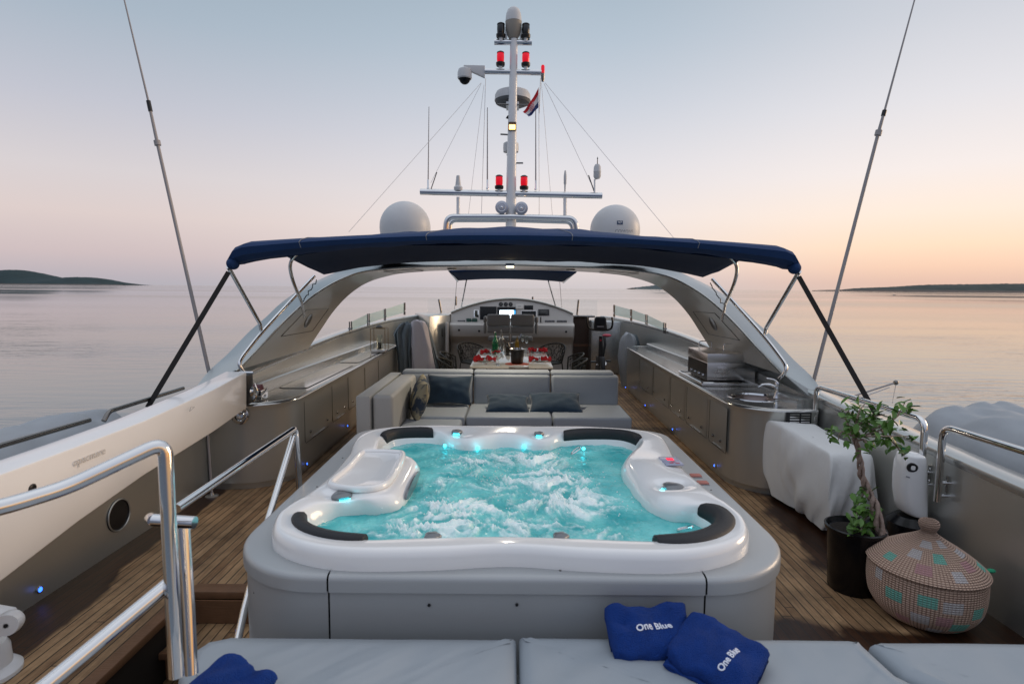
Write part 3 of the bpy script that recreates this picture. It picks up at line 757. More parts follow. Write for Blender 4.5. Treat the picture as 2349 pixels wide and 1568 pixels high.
def water_mat():
    m = bpy.data.materials.new('spa_water'); m.use_nodes = True
    nt = m.node_tree; N = nt.nodes; L = nt.links; b = N['Principled BSDF']
    at_ = N.new('ShaderNodeAttribute'); at_.attribute_name = 'foam'
    tc = N.new('ShaderNodeTexCoord')
    n1 = N.new('ShaderNodeTexNoise'); n1.inputs['Scale'].default_value = 5; n1.inputs['Detail'].default_value = 6; L.new(tc.outputs['Object'], n1.inputs['Vector'])
    r = N.new('ShaderNodeValToRGB'); e = r.color_ramp.elements
    e[0].position = .30; e[0].color = (.03, .35, .37, 1); e[1].position = .68; e[1].color = (.20, .61, .60, 1)
    L.new(n1.outputs['Fac'], r.inputs[0])
    n2 = N.new('ShaderNodeTexNoise'); n2.inputs['Scale'].default_value = 26; n2.inputs['Detail'].default_value = 8; n2.inputs['Roughness'].default_value = .7
    L.new(tc.outputs['Object'], n2.inputs['Vector'])
    ad = N.new('ShaderNodeMath'); ad.operation = 'MULTIPLY_ADD'; ad.inputs[1].default_value = .9; L.new(n2.outputs['Fac'], ad.inputs[0])
    sb = N.new('ShaderNodeMath'); sb.operation = 'SUBTRACT'; L.new(at_.outputs['Fac'], sb.inputs[0]); sb.inputs[1].default_value = .45
    L.new(sb.outputs[0], ad.inputs[2])
    mr = N.new('ShaderNodeMapRange'); mr.interpolation_type = 'SMOOTHSTEP'; mr.inputs['From Min'].default_value = .20; mr.inputs['From Max'].default_value = 1.0
    L.new(ad.outputs[0], mr.inputs['Value'])
    m1 = N.new('ShaderNodeMix'); m1.data_type = 'RGBA'; m1.inputs['B'].default_value = (.78, .88, .88, 1)
    L.new(mr.outputs[0], m1.inputs['Factor']); L.new(r.outputs[0], m1.inputs['A']); L.new(m1.outputs['Result'], b.inputs['Base Color'])
    b.inputs['Roughness'].default_value = .10; b.inputs['IOR'].default_value = 1.33
    b.inputs['Subsurface Weight'].default_value = .15; b.inputs['Subsurface Radius'].default_value = (.02, .06, .06); b.inputs['Subsurface Scale'].default_value = .5
    # faint emission put into the water itself stands in for lamps below it
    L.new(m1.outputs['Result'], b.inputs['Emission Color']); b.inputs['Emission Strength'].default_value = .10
    n3 = N.new('ShaderNodeTexNoise'); n3.inputs['Scale'].default_value = 55; n3.inputs['Detail'].default_value = 4; L.new(tc.outputs['Object'], n3.inputs['Vector'])
    bp = N.new('ShaderNodeBump'); bp.inputs['Strength'].default_value = .5; bp.inputs['Distance'].default_value = .006
    L.new(n3.outputs['Fac'], bp.inputs['Height']); L.new(bp.outputs[0], b.inputs['Normal'])
    return m
def tub_water():
    n = 430; x0, x1, y0, y1 = -1.09, 1.09, 2.52, 4.56
    jets = [(-.28,3.12,.26,.17,1.1),(.36,3.20,.28,.20,1.15),(.30,3.62,.25,.20,1.0),(-.30,3.95,.18,.16,.85),(.18,4.02,.22,.16,.9),(-.05,3.55,.22,.20,.45),(-.40,3.55,.18,.2,.5),(-.2,2.85,.4,.15,.55),(.35,2.80,.35,.12,.6),(0,4.2,.4,.12,.35),(-.55,2.8,.2,.2,.5)]
    vs = []; foam = []
    for i in range(n):
        for j in range(n):
            x = x0+(x1-x0)*i/(n-1); y = y0+(y1-y0)*j/(n-1)
            q = Vector((x, y, 0))
            j0 = sum(k*g2(x,y,a,b,rx,ry) for a,b,rx,ry,k in jets)
            wp = Vector((MN.noise(q*4+Vector((5,0,0))), MN.noise(q*4+Vector((0,9,0))), 0))*.16
            s1 = MN.fractal(( q+wp)*9, .9, 2.1, 5)
            s2 = 1-abs(MN.noise((q+wp*1.5)*6.5))*3.0
            s3 = abs(MN.noise((q+wp)*34))*1.3
            f = max(0, min(1, j0*(.42+1.1*s1+.55*s3) + .22*max(0, s2)*(.4+j0)))
            h = .010*MN.fractal(q*7, .9, 2.2, 4) + f*(.016 + .045*abs(MN.fractal((q+wp)*16, .7, 2.2, 4))) + .006*MN.noise(q*30)*(0.3+f)
            vs.append((x, y, .742 + h + .008*j0)); foam.append(f)
    fs = [(i*n+j, (i+1)*n+j, (i+1)*n+j+1, i*n+j+1) for i in range(n-1) for j in range(n-1)]
    org = world_origin(tub_t)
    me = bpy.data.meshes.new('water'); me.from_pydata([(a-org.x, b-org.y, c-org.z) for a,b,c in vs], [], fs)
    at_ = me.attributes.new('foam', 'FLOAT', 'POINT'); at_.data.foreach_set('value', foam)
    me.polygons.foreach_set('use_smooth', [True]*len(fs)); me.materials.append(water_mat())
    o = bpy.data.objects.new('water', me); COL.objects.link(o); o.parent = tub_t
    # spray droplets
    rnd = random.Random(3); mb = MB()
    for _ in range(420):
        a, b, rx, ry, k = rnd.choice(jets[:6]); x = rnd.gauss(a, rx*.7); y = rnd.gauss(b, ry*.7)
        r = rnd.uniform(.0015, .0045); mb.sphere((x, y, .765+abs(rnd.gauss(0,.03))), r, 6, 4)
    w = obj('droplets', mb, mat('spray', (.85,.92,.92), .05, emit=None, spec=1), o); w['kind'] = 'stuff'
tub_water()

def tub_surround():
    x0, x1, y0, y1 = -1.32, 1.335, 2.335, 4.93
    P = []
    def arc(cx, cy, r, a0, a1, k=14):
        for i in range(k+1):
            a = R(a0+(a1-a0)*i/k); P.append(V(cx+r*math.cos(a), cy+r*math.sin(a), 0))
    r = .47
    arc(x1-r, y0+r, r, -90, 0); 
    for k in range(1, 8): P.append(V(x1, y0+r+(y1-.25-y0-r)*k/8, 0))
    arc(x1-.25, y1-.25, .25, 0, 90); arc(x0+.25, y1-.25, .25, 90, 180)
    for k in range(1, 8): P.append(V(x0, y1-.25-(y1-.25-y0-r)*k/8, 0))
    arc(x0+r, y0+r, r, 180, 270)
    n = len(P)
    sl, sr = -.785, .845
    P.append(V(sl, y0, 0)); 
    full_ = [V(sr, y0, 0)] + P[:-1] + [V(sl, y0, 0)]
    # side pieces: right seam .. round the back .. left seam, cut at the middle of the back
    mid = [i for i, p in enumerate(full_) if p.y > y1-.001]; cut = (mid[0]+mid[-1])//2+1
    pieces = [('front', [V(sl+.004, y0, 0), V(-.4,y0,0), V(0, y0, 0), V(.4,y0,0), V(sr-.004, y0, 0)]),
              ('right', [V(sr+.004, y0, 0)] + full_[1:cut]), ('left', full_[cut:-1] + [V(sl-.004, y0, 0)])]
    ZS = .765
    for nm, Q in pieces:
        if nm == 'right': Q = Q + [V(0.02, y1, 0)]
        if nm == 'left': Q = [V(0.012, y1, 0)] + Q
        lip, pan = [], []
        for i, p in enumerate(Q):
            t_ = (Q[min(i+1,len(Q)-1)] - Q[max(i-1,0)]).normalized(); inn = V(-t_.y, t_.x, 0)
            f = lambda o, z: p + inn*o + V(0,0,z)
            lip.append([f(.22,ZS), f(.03,ZS), f(.012,ZS-.004), f(.002,ZS-.016), f(0,ZS-.03), f(.0,ZS-.076), f(.012,ZS-.082)])
            pan.append([f(.016,ZS-.079), f(.014,.4), f(.016,.0)])
        lm = MB(); lm.loft(lip, closed=False); o = obj('surround_lip', lm, M['tub_panel'], tub_t, angle=60)
        pm = MB(); pm.loft(pan, closed=False); obj('side_panel', pm, M['tub_panel'], tub_t, angle=60)
    # dark backing behind the seams
    for q in (sl, sr): obj('seam_backing', MB().box(q-.03, q+.03, y0+.05, y0+.07, .0, ZS-.03), M['black'], tub_t)
    for x, y, z, nrm in ((-1.17,2.49,.60,(-.5,-1,0)),(-.35,2.349,.63,(0,-1,0)),(.03,2.349,.635,(0,-1,0)),(.45,2.349,.635,(0,-1,0)),(1.04,2.41,.625,(.35,-1,0))):
        obj('screw', MB().lathe([(.007,0),(.007,.003),(.0001,.005)], V(x,y-.002,z), 12, nrm), M['black'], tub_t)
    for x, y in ((-.35,2.375),(.22,2.375),(1.18,3.95),(1.24,3.4),(-1.2,3.4),(-1.22,4.0)):
        obj('screw', MB().lathe([(.006,0),(.006,.002),(.0001,.004)], V(x,y+.02,ZS), 12, (0,0,1)), M['dark_metal'], tub_t)
tub_surround()

def headrest(i0, i1, wide=.075, up=.03, down=.085):
    rings = []; N_ = len(IN)
    idx = [i % N_ for i in range(i0*KS, i1*KS+1)] if i1 > i0 else [i % N_ for i in range(i0*KS, (i1+len(TUB))*KS+1)]
    m = len(idx)
    for q, i in enumerate(idx):
        a, b = IN[i], OUT[i]; w = (b-a).normalized(); z = .846
        e = 1 - (abs(q/(m-1)*2-1))**8*.35
        f = lambda o, dz: V(a.x+w.x*o, a.y+w.y*o, z+dz)
        rings.append([f(-.020,-down*e), f(-.034,-down*.5), f(-.032,-.008), f(-.018,up*.7*e), f(.012,up*e), f(wide*.75*e,up*.8*e), f(wide*e,.004), f(wide*.9*e,-.01), f(0,-.012)])
    mb = MB(); mb.loft(rings, closed=True, cap0=True, cap1=True)
    obj('headrest', mb, M['rubber'], tub_t, angle=50, bevel=.004)
headrest(2, 6, .075, .028); headrest(38, 41, .045, .024)
headrest(14, 17, .035, .022, .11); headrest(25, 27, .035, .022, .11)

# filter lid on the left arm of the tub
def filter_lid():
    c = [(-1.03,3.80),(-.98,3.85),(-.80,3.84),(-.735,3.76),(-.715,3.30),(-.76,3.15),(-.86,3.12),(-1.0,3.16),(-1.05,3.24),(-1.03,3.5)]
    P = cspline([V(x,y,.862) for x,y in c], 5)
    o = obj('filter_lid', MB().tube(P, .021, 10, closed=True, flat=1), M['gelcoat'], tub_t)
    cc = V(-.89,3.49,0); mb = MB()
    mb.loft([[V(p.x,p.y,.866) for p in P], [V(cc.x+(p.x-cc.x)*.86, cc.y+(p.y-cc.y)*.92, .860) for p in P], [V(cc.x+(p.x-cc.x)*.78, cc.y+(p.y-cc.y)*.87, .853) for p in P], [V(cc.x+(p.x-cc.x)*.3, cc.y+(p.y-cc.y)*.4, .851) for p in P]], closed=True, cap1=True)
    obj('recess', mb, M['gelcoat'], o, angle=70)
    mb = MB(); P = []
    for k in range(25):
        a = 2*math.pi*k/24
        P.append(V(-.606, 3.40+.235*math.cos(a), .792+.036*math.sin(a)))
    mb.prism(P[:-1], (.010,0,0)); obj('skimmer_grille', mb, M['grey_knob'], tub_t)
filter_lid()
def knob(x, y, z=None, r=.042, led_dir=None, lobes=5):
    z = z or rimz(x, y)+.002
    n = 40; rings = []
    for rr, zz in ((.9,0),(1.0,.006),(1.0,.018),(.8,.026),(.35,.030),(.01,.031)):
        rings.append([V(x+r*rr*(1+.10*math.cos(lobes*2*math.pi*k/n))*math.cos(2*math.pi*k/n), y+r*rr*(1+.10*math.cos(lobes*2*math.pi*k/n))*math.sin(2*math.pi*k/n), z+zz) for k in range(n)])
    mb = MB(); mb.loft(rings, closed=True); o = obj('diverter_knob', mb, M['grey_knob'], tub_t, angle=50)
    if led_dir:
        d = Vector(led_dir).normalized()
        a0 = math.atan2(d.y, d.x)
        P = [V(x+(r+.006)*math.cos(a0+t), y+(r+.006)*math.sin(a0+t), z+.003) for t in [-.5+1.0*k/8 for k in range(9)]]
        obj('led', MB().tube(P, .005, 8), M['led_cyan'], o)
        ld = bpy.data.lights.new('spa_led', 'POINT'); ld.energy = .03; ld.color = (.1,.85,1); ld.shadow_soft_size = .02
        lo = bpy.data.objects.new('spa_led', ld); COL.objects.link(lo); lo.location = V(x,y,z+.02)+d*(r+.04)
    return o
knob(-.44, 4.50, led_dir=(0,-1,0)); knob(.22, 4.47, r=.038, led_dir=(0,-1,0))
knob(-.95, 3.09, r=.055, led_dir=(.6,-.8,0), lobes=3); knob(.96, 3.28, r=.06, led_dir=(-.8,-.6,0), lobes=3)
knob(-.37, 2.60, z=.81, r=.04); knob(.24, 2.61, z=.81, r=.038)
# underwater lamps showing at the waterline and chrome grab loops
for x, y, z in ((-.52,4.36,.765),(-.26,4.31,.765),(.10,4.36,.765),(.56,4.30,.768),(.93,2.76,.77)):
    obj('jet_lamp', MB().sphere((x,y,z), .013, 12, 8), M['led_cyan'], tub_t)
    ld = bpy.data.lights.new('jet_lamp', 'POINT'); ld.energy = .05; ld.color = (.1,.85,1); ld.shadow_soft_size = .03
    lo = bpy.data.objects.new('jet_lamp_light', ld); COL.objects.link(lo); lo.location = (x*.97, y-.03 if y > 3.5 else y+.03, z+.05)
for x, y, a in ((.49,4.22,.6),(.90,2.83,-.7)):
    c = V(x,y,.775); d = V(math.cos(a), math.sin(a), .5).normalized()
    obj('grab_loop', MB().tube([c + d*(.045*math.cos(t)) + V(0,0,1).cross(d)*0 + V(-d.y, d.x, 0)*(.018*math.sin(t)) for t in [2*math.pi*k/24 for k in range(24)]], .006, 8, closed=True), M['chrome'], tub_t)
obj('drain_hole', MB().lathe([(.018,0),(.016,.004),(.0001,.002)], V(.775,3.52,.79), 18, (-1,-.25,.1)), M['black'], tub_t)
# control panel
def panel():
    M_ = lambda u, v, h: V(1.005+.115*u-.0*v, 3.585+.18*v, .862+.0*v+h)
    o = obj('control_panel', MB().prism([M_(0,0,0),M_(1,0.05,0),M_(1.0,1,0),M_(-.06,1,0)], (0,0,.010)), mat('panel_film',(.38,.40,.52),.2,spec=.7), tub_t, bevel=.003)
    obj('red_display', MB().prism([M_(.28,.52,.0105),M_(.66,.52,.0105),M_(.66,.80,.0105),M_(.28,.80,.0105)], (0,0,.001)), mat('red_led',(.5,.0,.02),.3,emit=(1,.02,.06),estr=1.3), o)
    for u, v in ((.25,.15),(.6,.12),(.42,.30)):
        obj('button', MB().prism([M_(u,v,.0105),M_(u+.22,v,.0105),M_(u+.22,v+.12,.0105),M_(u,v+.12,.0105)], (0,0,.001)), mat('red_button',(.45,.12,.18),.4), o)
    for y in (3.66, 3.52):
        b = obj('remote_switch', MB().box(1.195,1.265,y,y+.055,.753,.775), mat('switch_red',(.42,.16,.13),.5), tub_t, bevel=.006)
        obj('switch_shade', MB().box(1.20,1.262,y-.022,y-.001,.753,.768), M['grey_knob'], b, bevel=.004)
panel()
# ================================================================== CANOPY
def bimini():
    cx = .010
    t = thing('sun_canopy', 'wide navy canvas canopy on steel bows fixed behind the radar arch', 'canopy', (0, 6.3, 1.2))
    # rows from aft (hem) to the arch: (y, half width, z at side, z at centre)
    def row(y, hw, zs, zc, pw=2.1, n=61, drop=0, ypow=0):
        out = []
        for i in range(n):
            u = i/(n-1)*2-1; x = cx + u*hw
            z = zs + (zc-zs)*(1-abs(u)**pw)
            z += -.012*math.cos(u*31)*0
            out.append(V(x, y + ypow*abs(u)**3, z - drop))
        return out
    hw = 2.60
    R0 = [row(5.42, hw-.05, 2.205, 2.405, 2.6), row(5.28, hw, 2.21, 2.405, 2.5), row(5.19, hw+.02, 2.255, 2.43, 2.2), row(5.165, hw+.03, 2.325, 2.468, 2.0), row(5.21, hw+.02, 2.365, 2.49, 1.8), row(5.32, hw, 2.395, 2.515, 1.7), row(5.7, hw-.12, 2.41, 2.575, 1.7), row(6.2, hw-.24, 2.40, 2.64), row(6.9, hw-.28, 2.26, 2.62), row(7.35, hw-.55, 2.30, 2.56), row(7.7, hw-.72, 2.36, 2.46)]
    # rounded outer corners
    for k, rw in enumerate(R0):
        for p in rw:
            a = abs(p.x-cx)/hw
            if a > .93: 
                q = min(1, (a-.93)/.075); e = 1-math.sqrt(max(0, 1-q*q))
                if k < 7: p.z -= e*((p.z-2.205)*.62+.035); p.y += e*.08
    mb = MB(); mb.loft(R0, closed=False)
    for i, p in enumerate(mb.v):
        q = MN.noise(p*2.2)*.02 + MN.noise(Vector((p.x*6, p.y*1.2, 0)))*.008
        if p.y > 5.4: mb.v[i] = p + V(0, 0, q)
    o = obj('canvas', mb, M['navy'], t, angle=16)
    # lining seen from below
    R1 = []
    def low(y, hw_, zs, zc, sag=0): return row(y, hw_, zs, zc)
    R1 = [row(5.41, hw-.06, 2.205, 2.405, 2.6), row(5.55, hw-.16, 2.25, 2.44, 2.4), row(5.95, hw-.27, 2.30, 2.50), row(6.5, hw-.27, 2.21, 2.49), row(6.95, hw-.30, 2.145, 2.43), row(7.3, hw-.50, 2.22, 2.39), row(7.68, hw-.86, 2.31, 2.362)]
    mb = MB(); mb.loft(R1, closed=False)
    for i, p in enumerate(mb.v):
        if p.y > 5.3: mb.v[i] = p + V(0, 0, MN.noise(p*1.8)*.02 + MN.noise(Vector((p.x*7, p.y*.8, 4)))*.006)
    obj('lining', mb, M['navy_dark'], t, angle=75, solid=.004)
    # side valance joins canvas and lining
    for s in (0, -1):
        mb = MB()
        a = [R0[k][s] for k in (2,4,6,7,8,9,10)]; b = [R1[k][s] for k in (0,1,2,3,4,5,6)]
        mb.loft([a, b], closed=False); obj('side_valance', mb, M['navy'], t)
    for ux in (-.72, -.30, .22, .64):
        k_ = int((ux+1)/2*60); obj('seam', MB().tube([rw[k_]+V(0,-.003,.003) for rw in R0[2:8]], .0035, 6), M['grey_print'], t)
    # corner cuffs
    for s in (-1, 1):
        c = V(cx+s*(hw-.01), 5.27, 2.285)
        mb = MB(); mb.sphere((0,0,0), 1, 20, 14)
        mb.v = [V(p.x*.05, p.y*.08, p.z*.055) + c + V(-s*.01,.0,-.085) for p in mb.v]
        obj('corner_cuff', mb, M['navy'], t)
    def mir(p, s): return V(cx + s*(p.x-cx), p.y, p.z)
    # frame, measured on the right side, mirrored for the left
    A1 = at(1833, 622, y=5.24); A2 = at(1755, 765, y=6.28)
    Bt = [at(1640,583,y=5.95), at(1672,588,y=5.93), at(1690,612,y=5.92), at(1684,650,y=6.1), at(1664,697,y=6.65)]
    rail = [at(1634,640,y=6.95), at(1660,668,y=6.82), at(1700,712,y=6.62), at(1750,768,y=6.30), at(1782,808,y=6.08), at(1802,838,y=5.93), at(1799,856,y=5.92), at(1788,868,y=5.98)]
    for s in (-1, 1):
        obj('pole', MB().tube(fillet([mir(A1,s), mir(at(1757,752,y=6.26),s), mir(A2,s)], .05), .021, 12), M['chrome'], t)
        obj('bow', MB().tube(spline([mir(p,s) for p in Bt], 6), .019, 12), M['chrome'], t)
        obj('arch_rail', MB().tube(spline([mir(p,s) for p in rail], 6), .021, 12), M['chrome'], t)
        a = mir(at(1664,697,y=6.65), s); b = mir(at(1656,730,y=6.75), s)
        obj('rail_foot', MB().tube([a, b+V(0,0,-.02)], .015, 10), M['chrome'], t)
        a = mir(at(1635,645,y=6.95),s); b = mir(at(1668,697,y=6.70),s)
        m_ = MB(); m_.tube([a.lerp(b,k/10)+V(s*-.03+ .012*math.sin(k*2.2),0,-.03+.012*math.cos(k*2.7)) for k in range(11)], .006, 6); obj('lacing', m_, M['black'], t)
        foot = V(s*3.12, 4.80, .955)
        top = mir(at(1832,634,y=5.26), s)
        d = (foot-top); w = V(s*.0,1,0).cross(d).normalized()*.0
        mb = MB(); sx = V(0, .024, 0).cross(d).normalized()*.022; sy = d.normalized().cross(sx).normalized()*.003
        mb.obox((foot+top)/2, sx, sy, d/2); obj('strap', mb, M['strap'], t)
bimini()

def helm_canopy():
    t = thing('helm_canopy', 'small dark canvas awning beyond the arch over the helm', 'awning', (0, 11.6, 1.2))
    P = [at(1030,622,y=11.0), at(1322,624,y=11.0), at(1290,645,y=12.6), at(1050,642,y=12.6)]
    zt = P[0].z
    rings = []
    for k in range(9):
        u = k/8; l = P[0].lerp(P[3], u); r = P[1].lerp(P[2], u)
        rings.append([l.lerp(r, v/12) + V(0,0,.05*(1-(v/6-1)**2)) for v in range(13)])
    mb = MB(); mb.loft(rings, closed=False); obj('canvas', mb, M['navy'], t, solid=.03)
    for s, (a, b, a2, b2) in ((1, ((1070,642),(1058,706),(1048,642),(1042,716))), (2, ((1258,645),(1276,708),(1284,645),(1289,712)))):
        obj('pole', MB().tube([at(*a,y=12.5), at(*b,y=13.9)], .016, 8), M['chrome'], t)
        obj('stay', MB().tube([at(*a2,y=12.5), at(*b2,y=14.1)], .006, 6), M['wire'], t)
    for a, b in (((1028,618),(1050,645)), ((1324,620),(1292,648))):
        obj('bow', MB().tube([at(*a,y=10.9), at(*b,y=12.6)], .02, 10), M['chrome'], t)
helm_canopy()

# ================================================================== MAST
MY = 9.2
def mast():
    base = at(1172, 500, y=MY)
    t = thing('radar_mast', 'tall white mast with crossbars, lamps and scanners on top of the arch', 'mast', (base.x, MY, 2.45))
    P = lambda px, py, dy=0: at(px, py, y=MY+dy)
    top = P(1179, 90)
    obj('pole', MB().tube([V(base.x, MY, 2.45), base, P(1173,400), P(1176,250), P(1178,150), top], [.085,.085,.078,.068,.062,.058], 20), M['white'], t)
    def bar(a, b, r): 
        return obj('crossbar', MB().tube([P(*a,-.0), P(*b,-.0)], r, 18), M['chrome'], t)
    bar((964,440),(1381,449),.048); bar((1112,164),(1242,167),.042); bar((1134,97),(1220,98),.042)
    # hoops on the arch top
    for dy, r, inx in ((-.10,.045,0),(.12,.035,8)):
        q = [P(1022+inx,528+8,dy), P(1025+inx,497+inx,dy), P(1174,497+inx,dy), P(1318-inx,501+inx,dy), P(1324-inx,536,dy)]
        obj('base_hoop', MB().tube(fillet(q, .16, 8), r, 16), M['chrome'], t)
    for px, py0, py1 in ((1051,452,495),(1296,455,498)):
        obj('upright', MB().tube([P(px,py0), P(px,py1)], .028, 12), M['white'], t)
    def navlight(px, py, lens, s=1.0):
        c = P(px, py, -.02)
        k = s
        o = obj('navigation_light', MB().lathe([(.062*k,-.02),(.070*k,.0),(.070*k,.03),(.05*k,.04)], c, 20), M['black'], t)
        obj('lens', MB().lathe([(.052*k,.0405),(.056*k,.06),(.058*k,.11),(.056*k,.155),(.052*k,.17)], c, 24), lens, o)
        obj('cap', MB().lathe([(.058*k,.1705),(.056*k,.185),(.03*k,.20),(.0001,.203)], c, 20), M['black'], o)
        obj('stem', MB().lathe([(.030*k,-.075),(.030*k,-.021)], c, 14), M['white'], o)
    for px, py in ((1148,149),(1206,150),(1145,431),(1202,432)): navlight(px, py, M['redlens'], 1.0)
    for px, py in ((1149,84),(1206,85)): navlight(px, py, M['blackout'], 1.05)
    # small red lamp at the right end of the middle bar
    c = P(1245,178); o = obj('red_lamp', MB().lathe([(.02,-.06),(.03,.0),(.03,.06)], c, 14), M['dark_metal'], t)
    obj('lens', MB().lathe([(.028,.061),(.03,.075),(.028,.17),(.018,.185),(.0001,.187)], c, 14), M['redlens'], o)
    # satellite dome at the masthead
    c = P(1178, 60, .0)
    o = obj('satellite_dome', MB().lathe([(.0001,.275),(.05,.268),(.09,.235),(.115,.17),(.125,.08),(.128,.055)], c, 32, cap=False), M['radome'], t)
    obj('housing', MB().lathe([(.126,.054),(.125,.0),(.12,-.06),(.10,-.13),(.08,-.17),(.07,-.19)], c, 32), mat('beige_housing',(.30,.27,.23),.5), o)
    for s in (-1,1): obj('bracket', MB().tube([c+V(s*.11,0,-.02), c+V(s*.115,0,-.28)], .018, 8), M['white'], o)
    # radar scanner
    c = P(1176, 216, -.0) + V(0,.26,0)
    o = obj('radar_scanner', MB().lathe([(.0001,.14),(.20,.135),(.26,.11),(.285,.06),(.29,-.02)], c, 40, cap=False), M['radome'], t)
    obj('underside', MB().lathe([(.29,-.021),(.27,-.06),(.18,-.10),(.0001,-.11)], c, 40), mat('scanner_grey',(.13,.135,.14),.5), o)
    obj('bracket', MB().box(c.x-.10, c.x+.10, MY+.0, MY+.3, c.z-.16, c.z-.112), M['white'], o)
    obj('spreader', MB().tube([P(1141,239), P(1210,241)], .012, 8), M['dark_metal'], t)
    # amber deck lamp
    c = P(1175, 291, -.085)
    o = obj('deck_lamp', MB().box(c.x-.062, c.x+.062, c.y-.01, c.y+.05, c.z-.055, c.z+.075), mat('bronze',(.10,.06,.03),.4,.5), t, bevel=.01)
    obj('lens', MB().box(c.x-.048, c.x+.048, c.y-.018, c.y-.0105, c.z-.045, c.z+.03), M['amber'], o, bevel=.01)
    # small radar box and brackets
    c = P(1172, 340, .12)
    obj('compass_sensor', MB().lathe([(.12,-.06),(.125,0),(.12,.07),(.10,.085),(.0001,.09)], c, 28), M['radome'], t)
    for a, b in (((1148,308),(1166,309)),((1180,374),(1200,374)),((1162,355),(1184,355))): obj('bracket', MB().tube([P(*a), P(*b)], .013, 8), M['dark_metal'], t)
    obj('horn', MB().lathe([(.03,0),(.012,.05),(.01,.08)], P(1163,268), 12, (1,0,-.8)), M['black'], t)
    # dome camera on its arm
    a = P(1112,166); 
    o = obj('camera_arm', MB().prism([P(1112,150,-.02), P(1112,178,-.02), P(1066,157,-.02), P(1063,149,-.02)], (0,.06,0)), M['radome'], t, bevel=.006)
    c = P(1066, 175)
    cm = obj('dome_camera', MB().lathe([(.0001,.13),(.05,.125),(.095,.10),(.11,.05),(.112,-.03),(.10,-.045)], c, 28, cap=False), M['radome'], t)
    obj('dome', MB().lathe([(.098,-.046),(.085,-.06),(.07,-.09),(.04,-.115),(.0001,-.12)], c, 28), M['screen_dark'], cm)
    # search lights
    for px, py in ((1151,476),(1196,478)):
        c = P(px,py,-.12)
        o = obj('search_light', MB().lathe([(.05,.14),(.085,.07),(.102,.0),(.102,-.02),(.088,-.022)], c, 28, (0,1,0)), M['chrome'], t)
        obj('lens', MB().lathe([(.0875,-.005),(.05,.03),(.0001,.035)], c, 24, (0,1,0), cap=False), M['dark_metal'], o)
        obj('bulb', MB().sphere(c+V(0,.0,0), .03, 12, 8), M['chrome'], o)
        obj('ring', MB().tube([c+V(.06*math.cos(a), -.018, .06*math.sin(a)) for a in [2*math.pi*k/24 for k in range(24)]], .006, 6, closed=True), M['chrome'], o)
    # whip antennas and little sensors on the lower bar
    for px, y0, y1, r in ((984,245,434,.010),(1118,247,434,.012),(1229,250,436,.012)):
        o = obj('whip_aerial', MB().tube([P(px-2 if px < 1000 else px,y1), P(px,y0)], [r, r*.5], 8), M['whip'], t)
        obj('ferrule', MB().lathe([(.022,-.0),(.022,.02),(.014,.03),(.014,.14),(.010,.15)], P(px-2 if px<1000 else px,y1), 12), M['chrome'], o)
    c = P(1051,433)
    o = obj('gps_antenna', MB().lathe([(.065,-.03),(.07,.02),(.06,.035),(.045,.05),(.035,.14),(.028,.20),(.0001,.215)], c, 20), M['radome'], t)
    c = P(1296,436)
    obj('wind_sensor', MB().lathe([(.012,-.02),(.014,.08),(.022,.10),(.024,.22),(.012,.30),(.0001,.31)], c, 12), M['radome'], t)
    c = P(1370,395); o = obj('weather_sensor', MB().lathe([(.04,-.10),(.058,-.07),(.058,.0),(.062,.01),(.058,.02),(.056,.08),(.035,.12),(.0001,.125)], c, 20), M['radome'], t)
    obj('stem', MB().tube([P(1364,448), P(1364,412), c+V(0,0,-.1)], .014, 8), M['white'], o)
    obj('tip', MB().lathe([(.008,.12),(.006,.2),(.012,.21),(.0001,.24)], c, 8), M['dark_metal'], o)
    # stays
    for a, b, r in (((1104,190),(800,532),.003),((1104,192),(988,420),.003),((1110,195),(1073,505),.003),((1114,180),(1104,505),.004),
                    ((1250,190),(1545,545),.003),((1248,192),(1360,430),.003),((1242,190),(1268,505),.003),((1236,200),(1237,505),.004)):
        obj('stay', MB().tube([P(*a), P(*b, -.0 if abs(b[0]-1174)<250 else -1.0)], r, 6), M['wire'], t)
    for a, b in (((1002,395),(988,436)),((1350,402),(1364,442))):
        obj('turnbuckle', MB().tube([P(*a), P(*b)], .009, 6), M['dark_metal'], t)
mast()
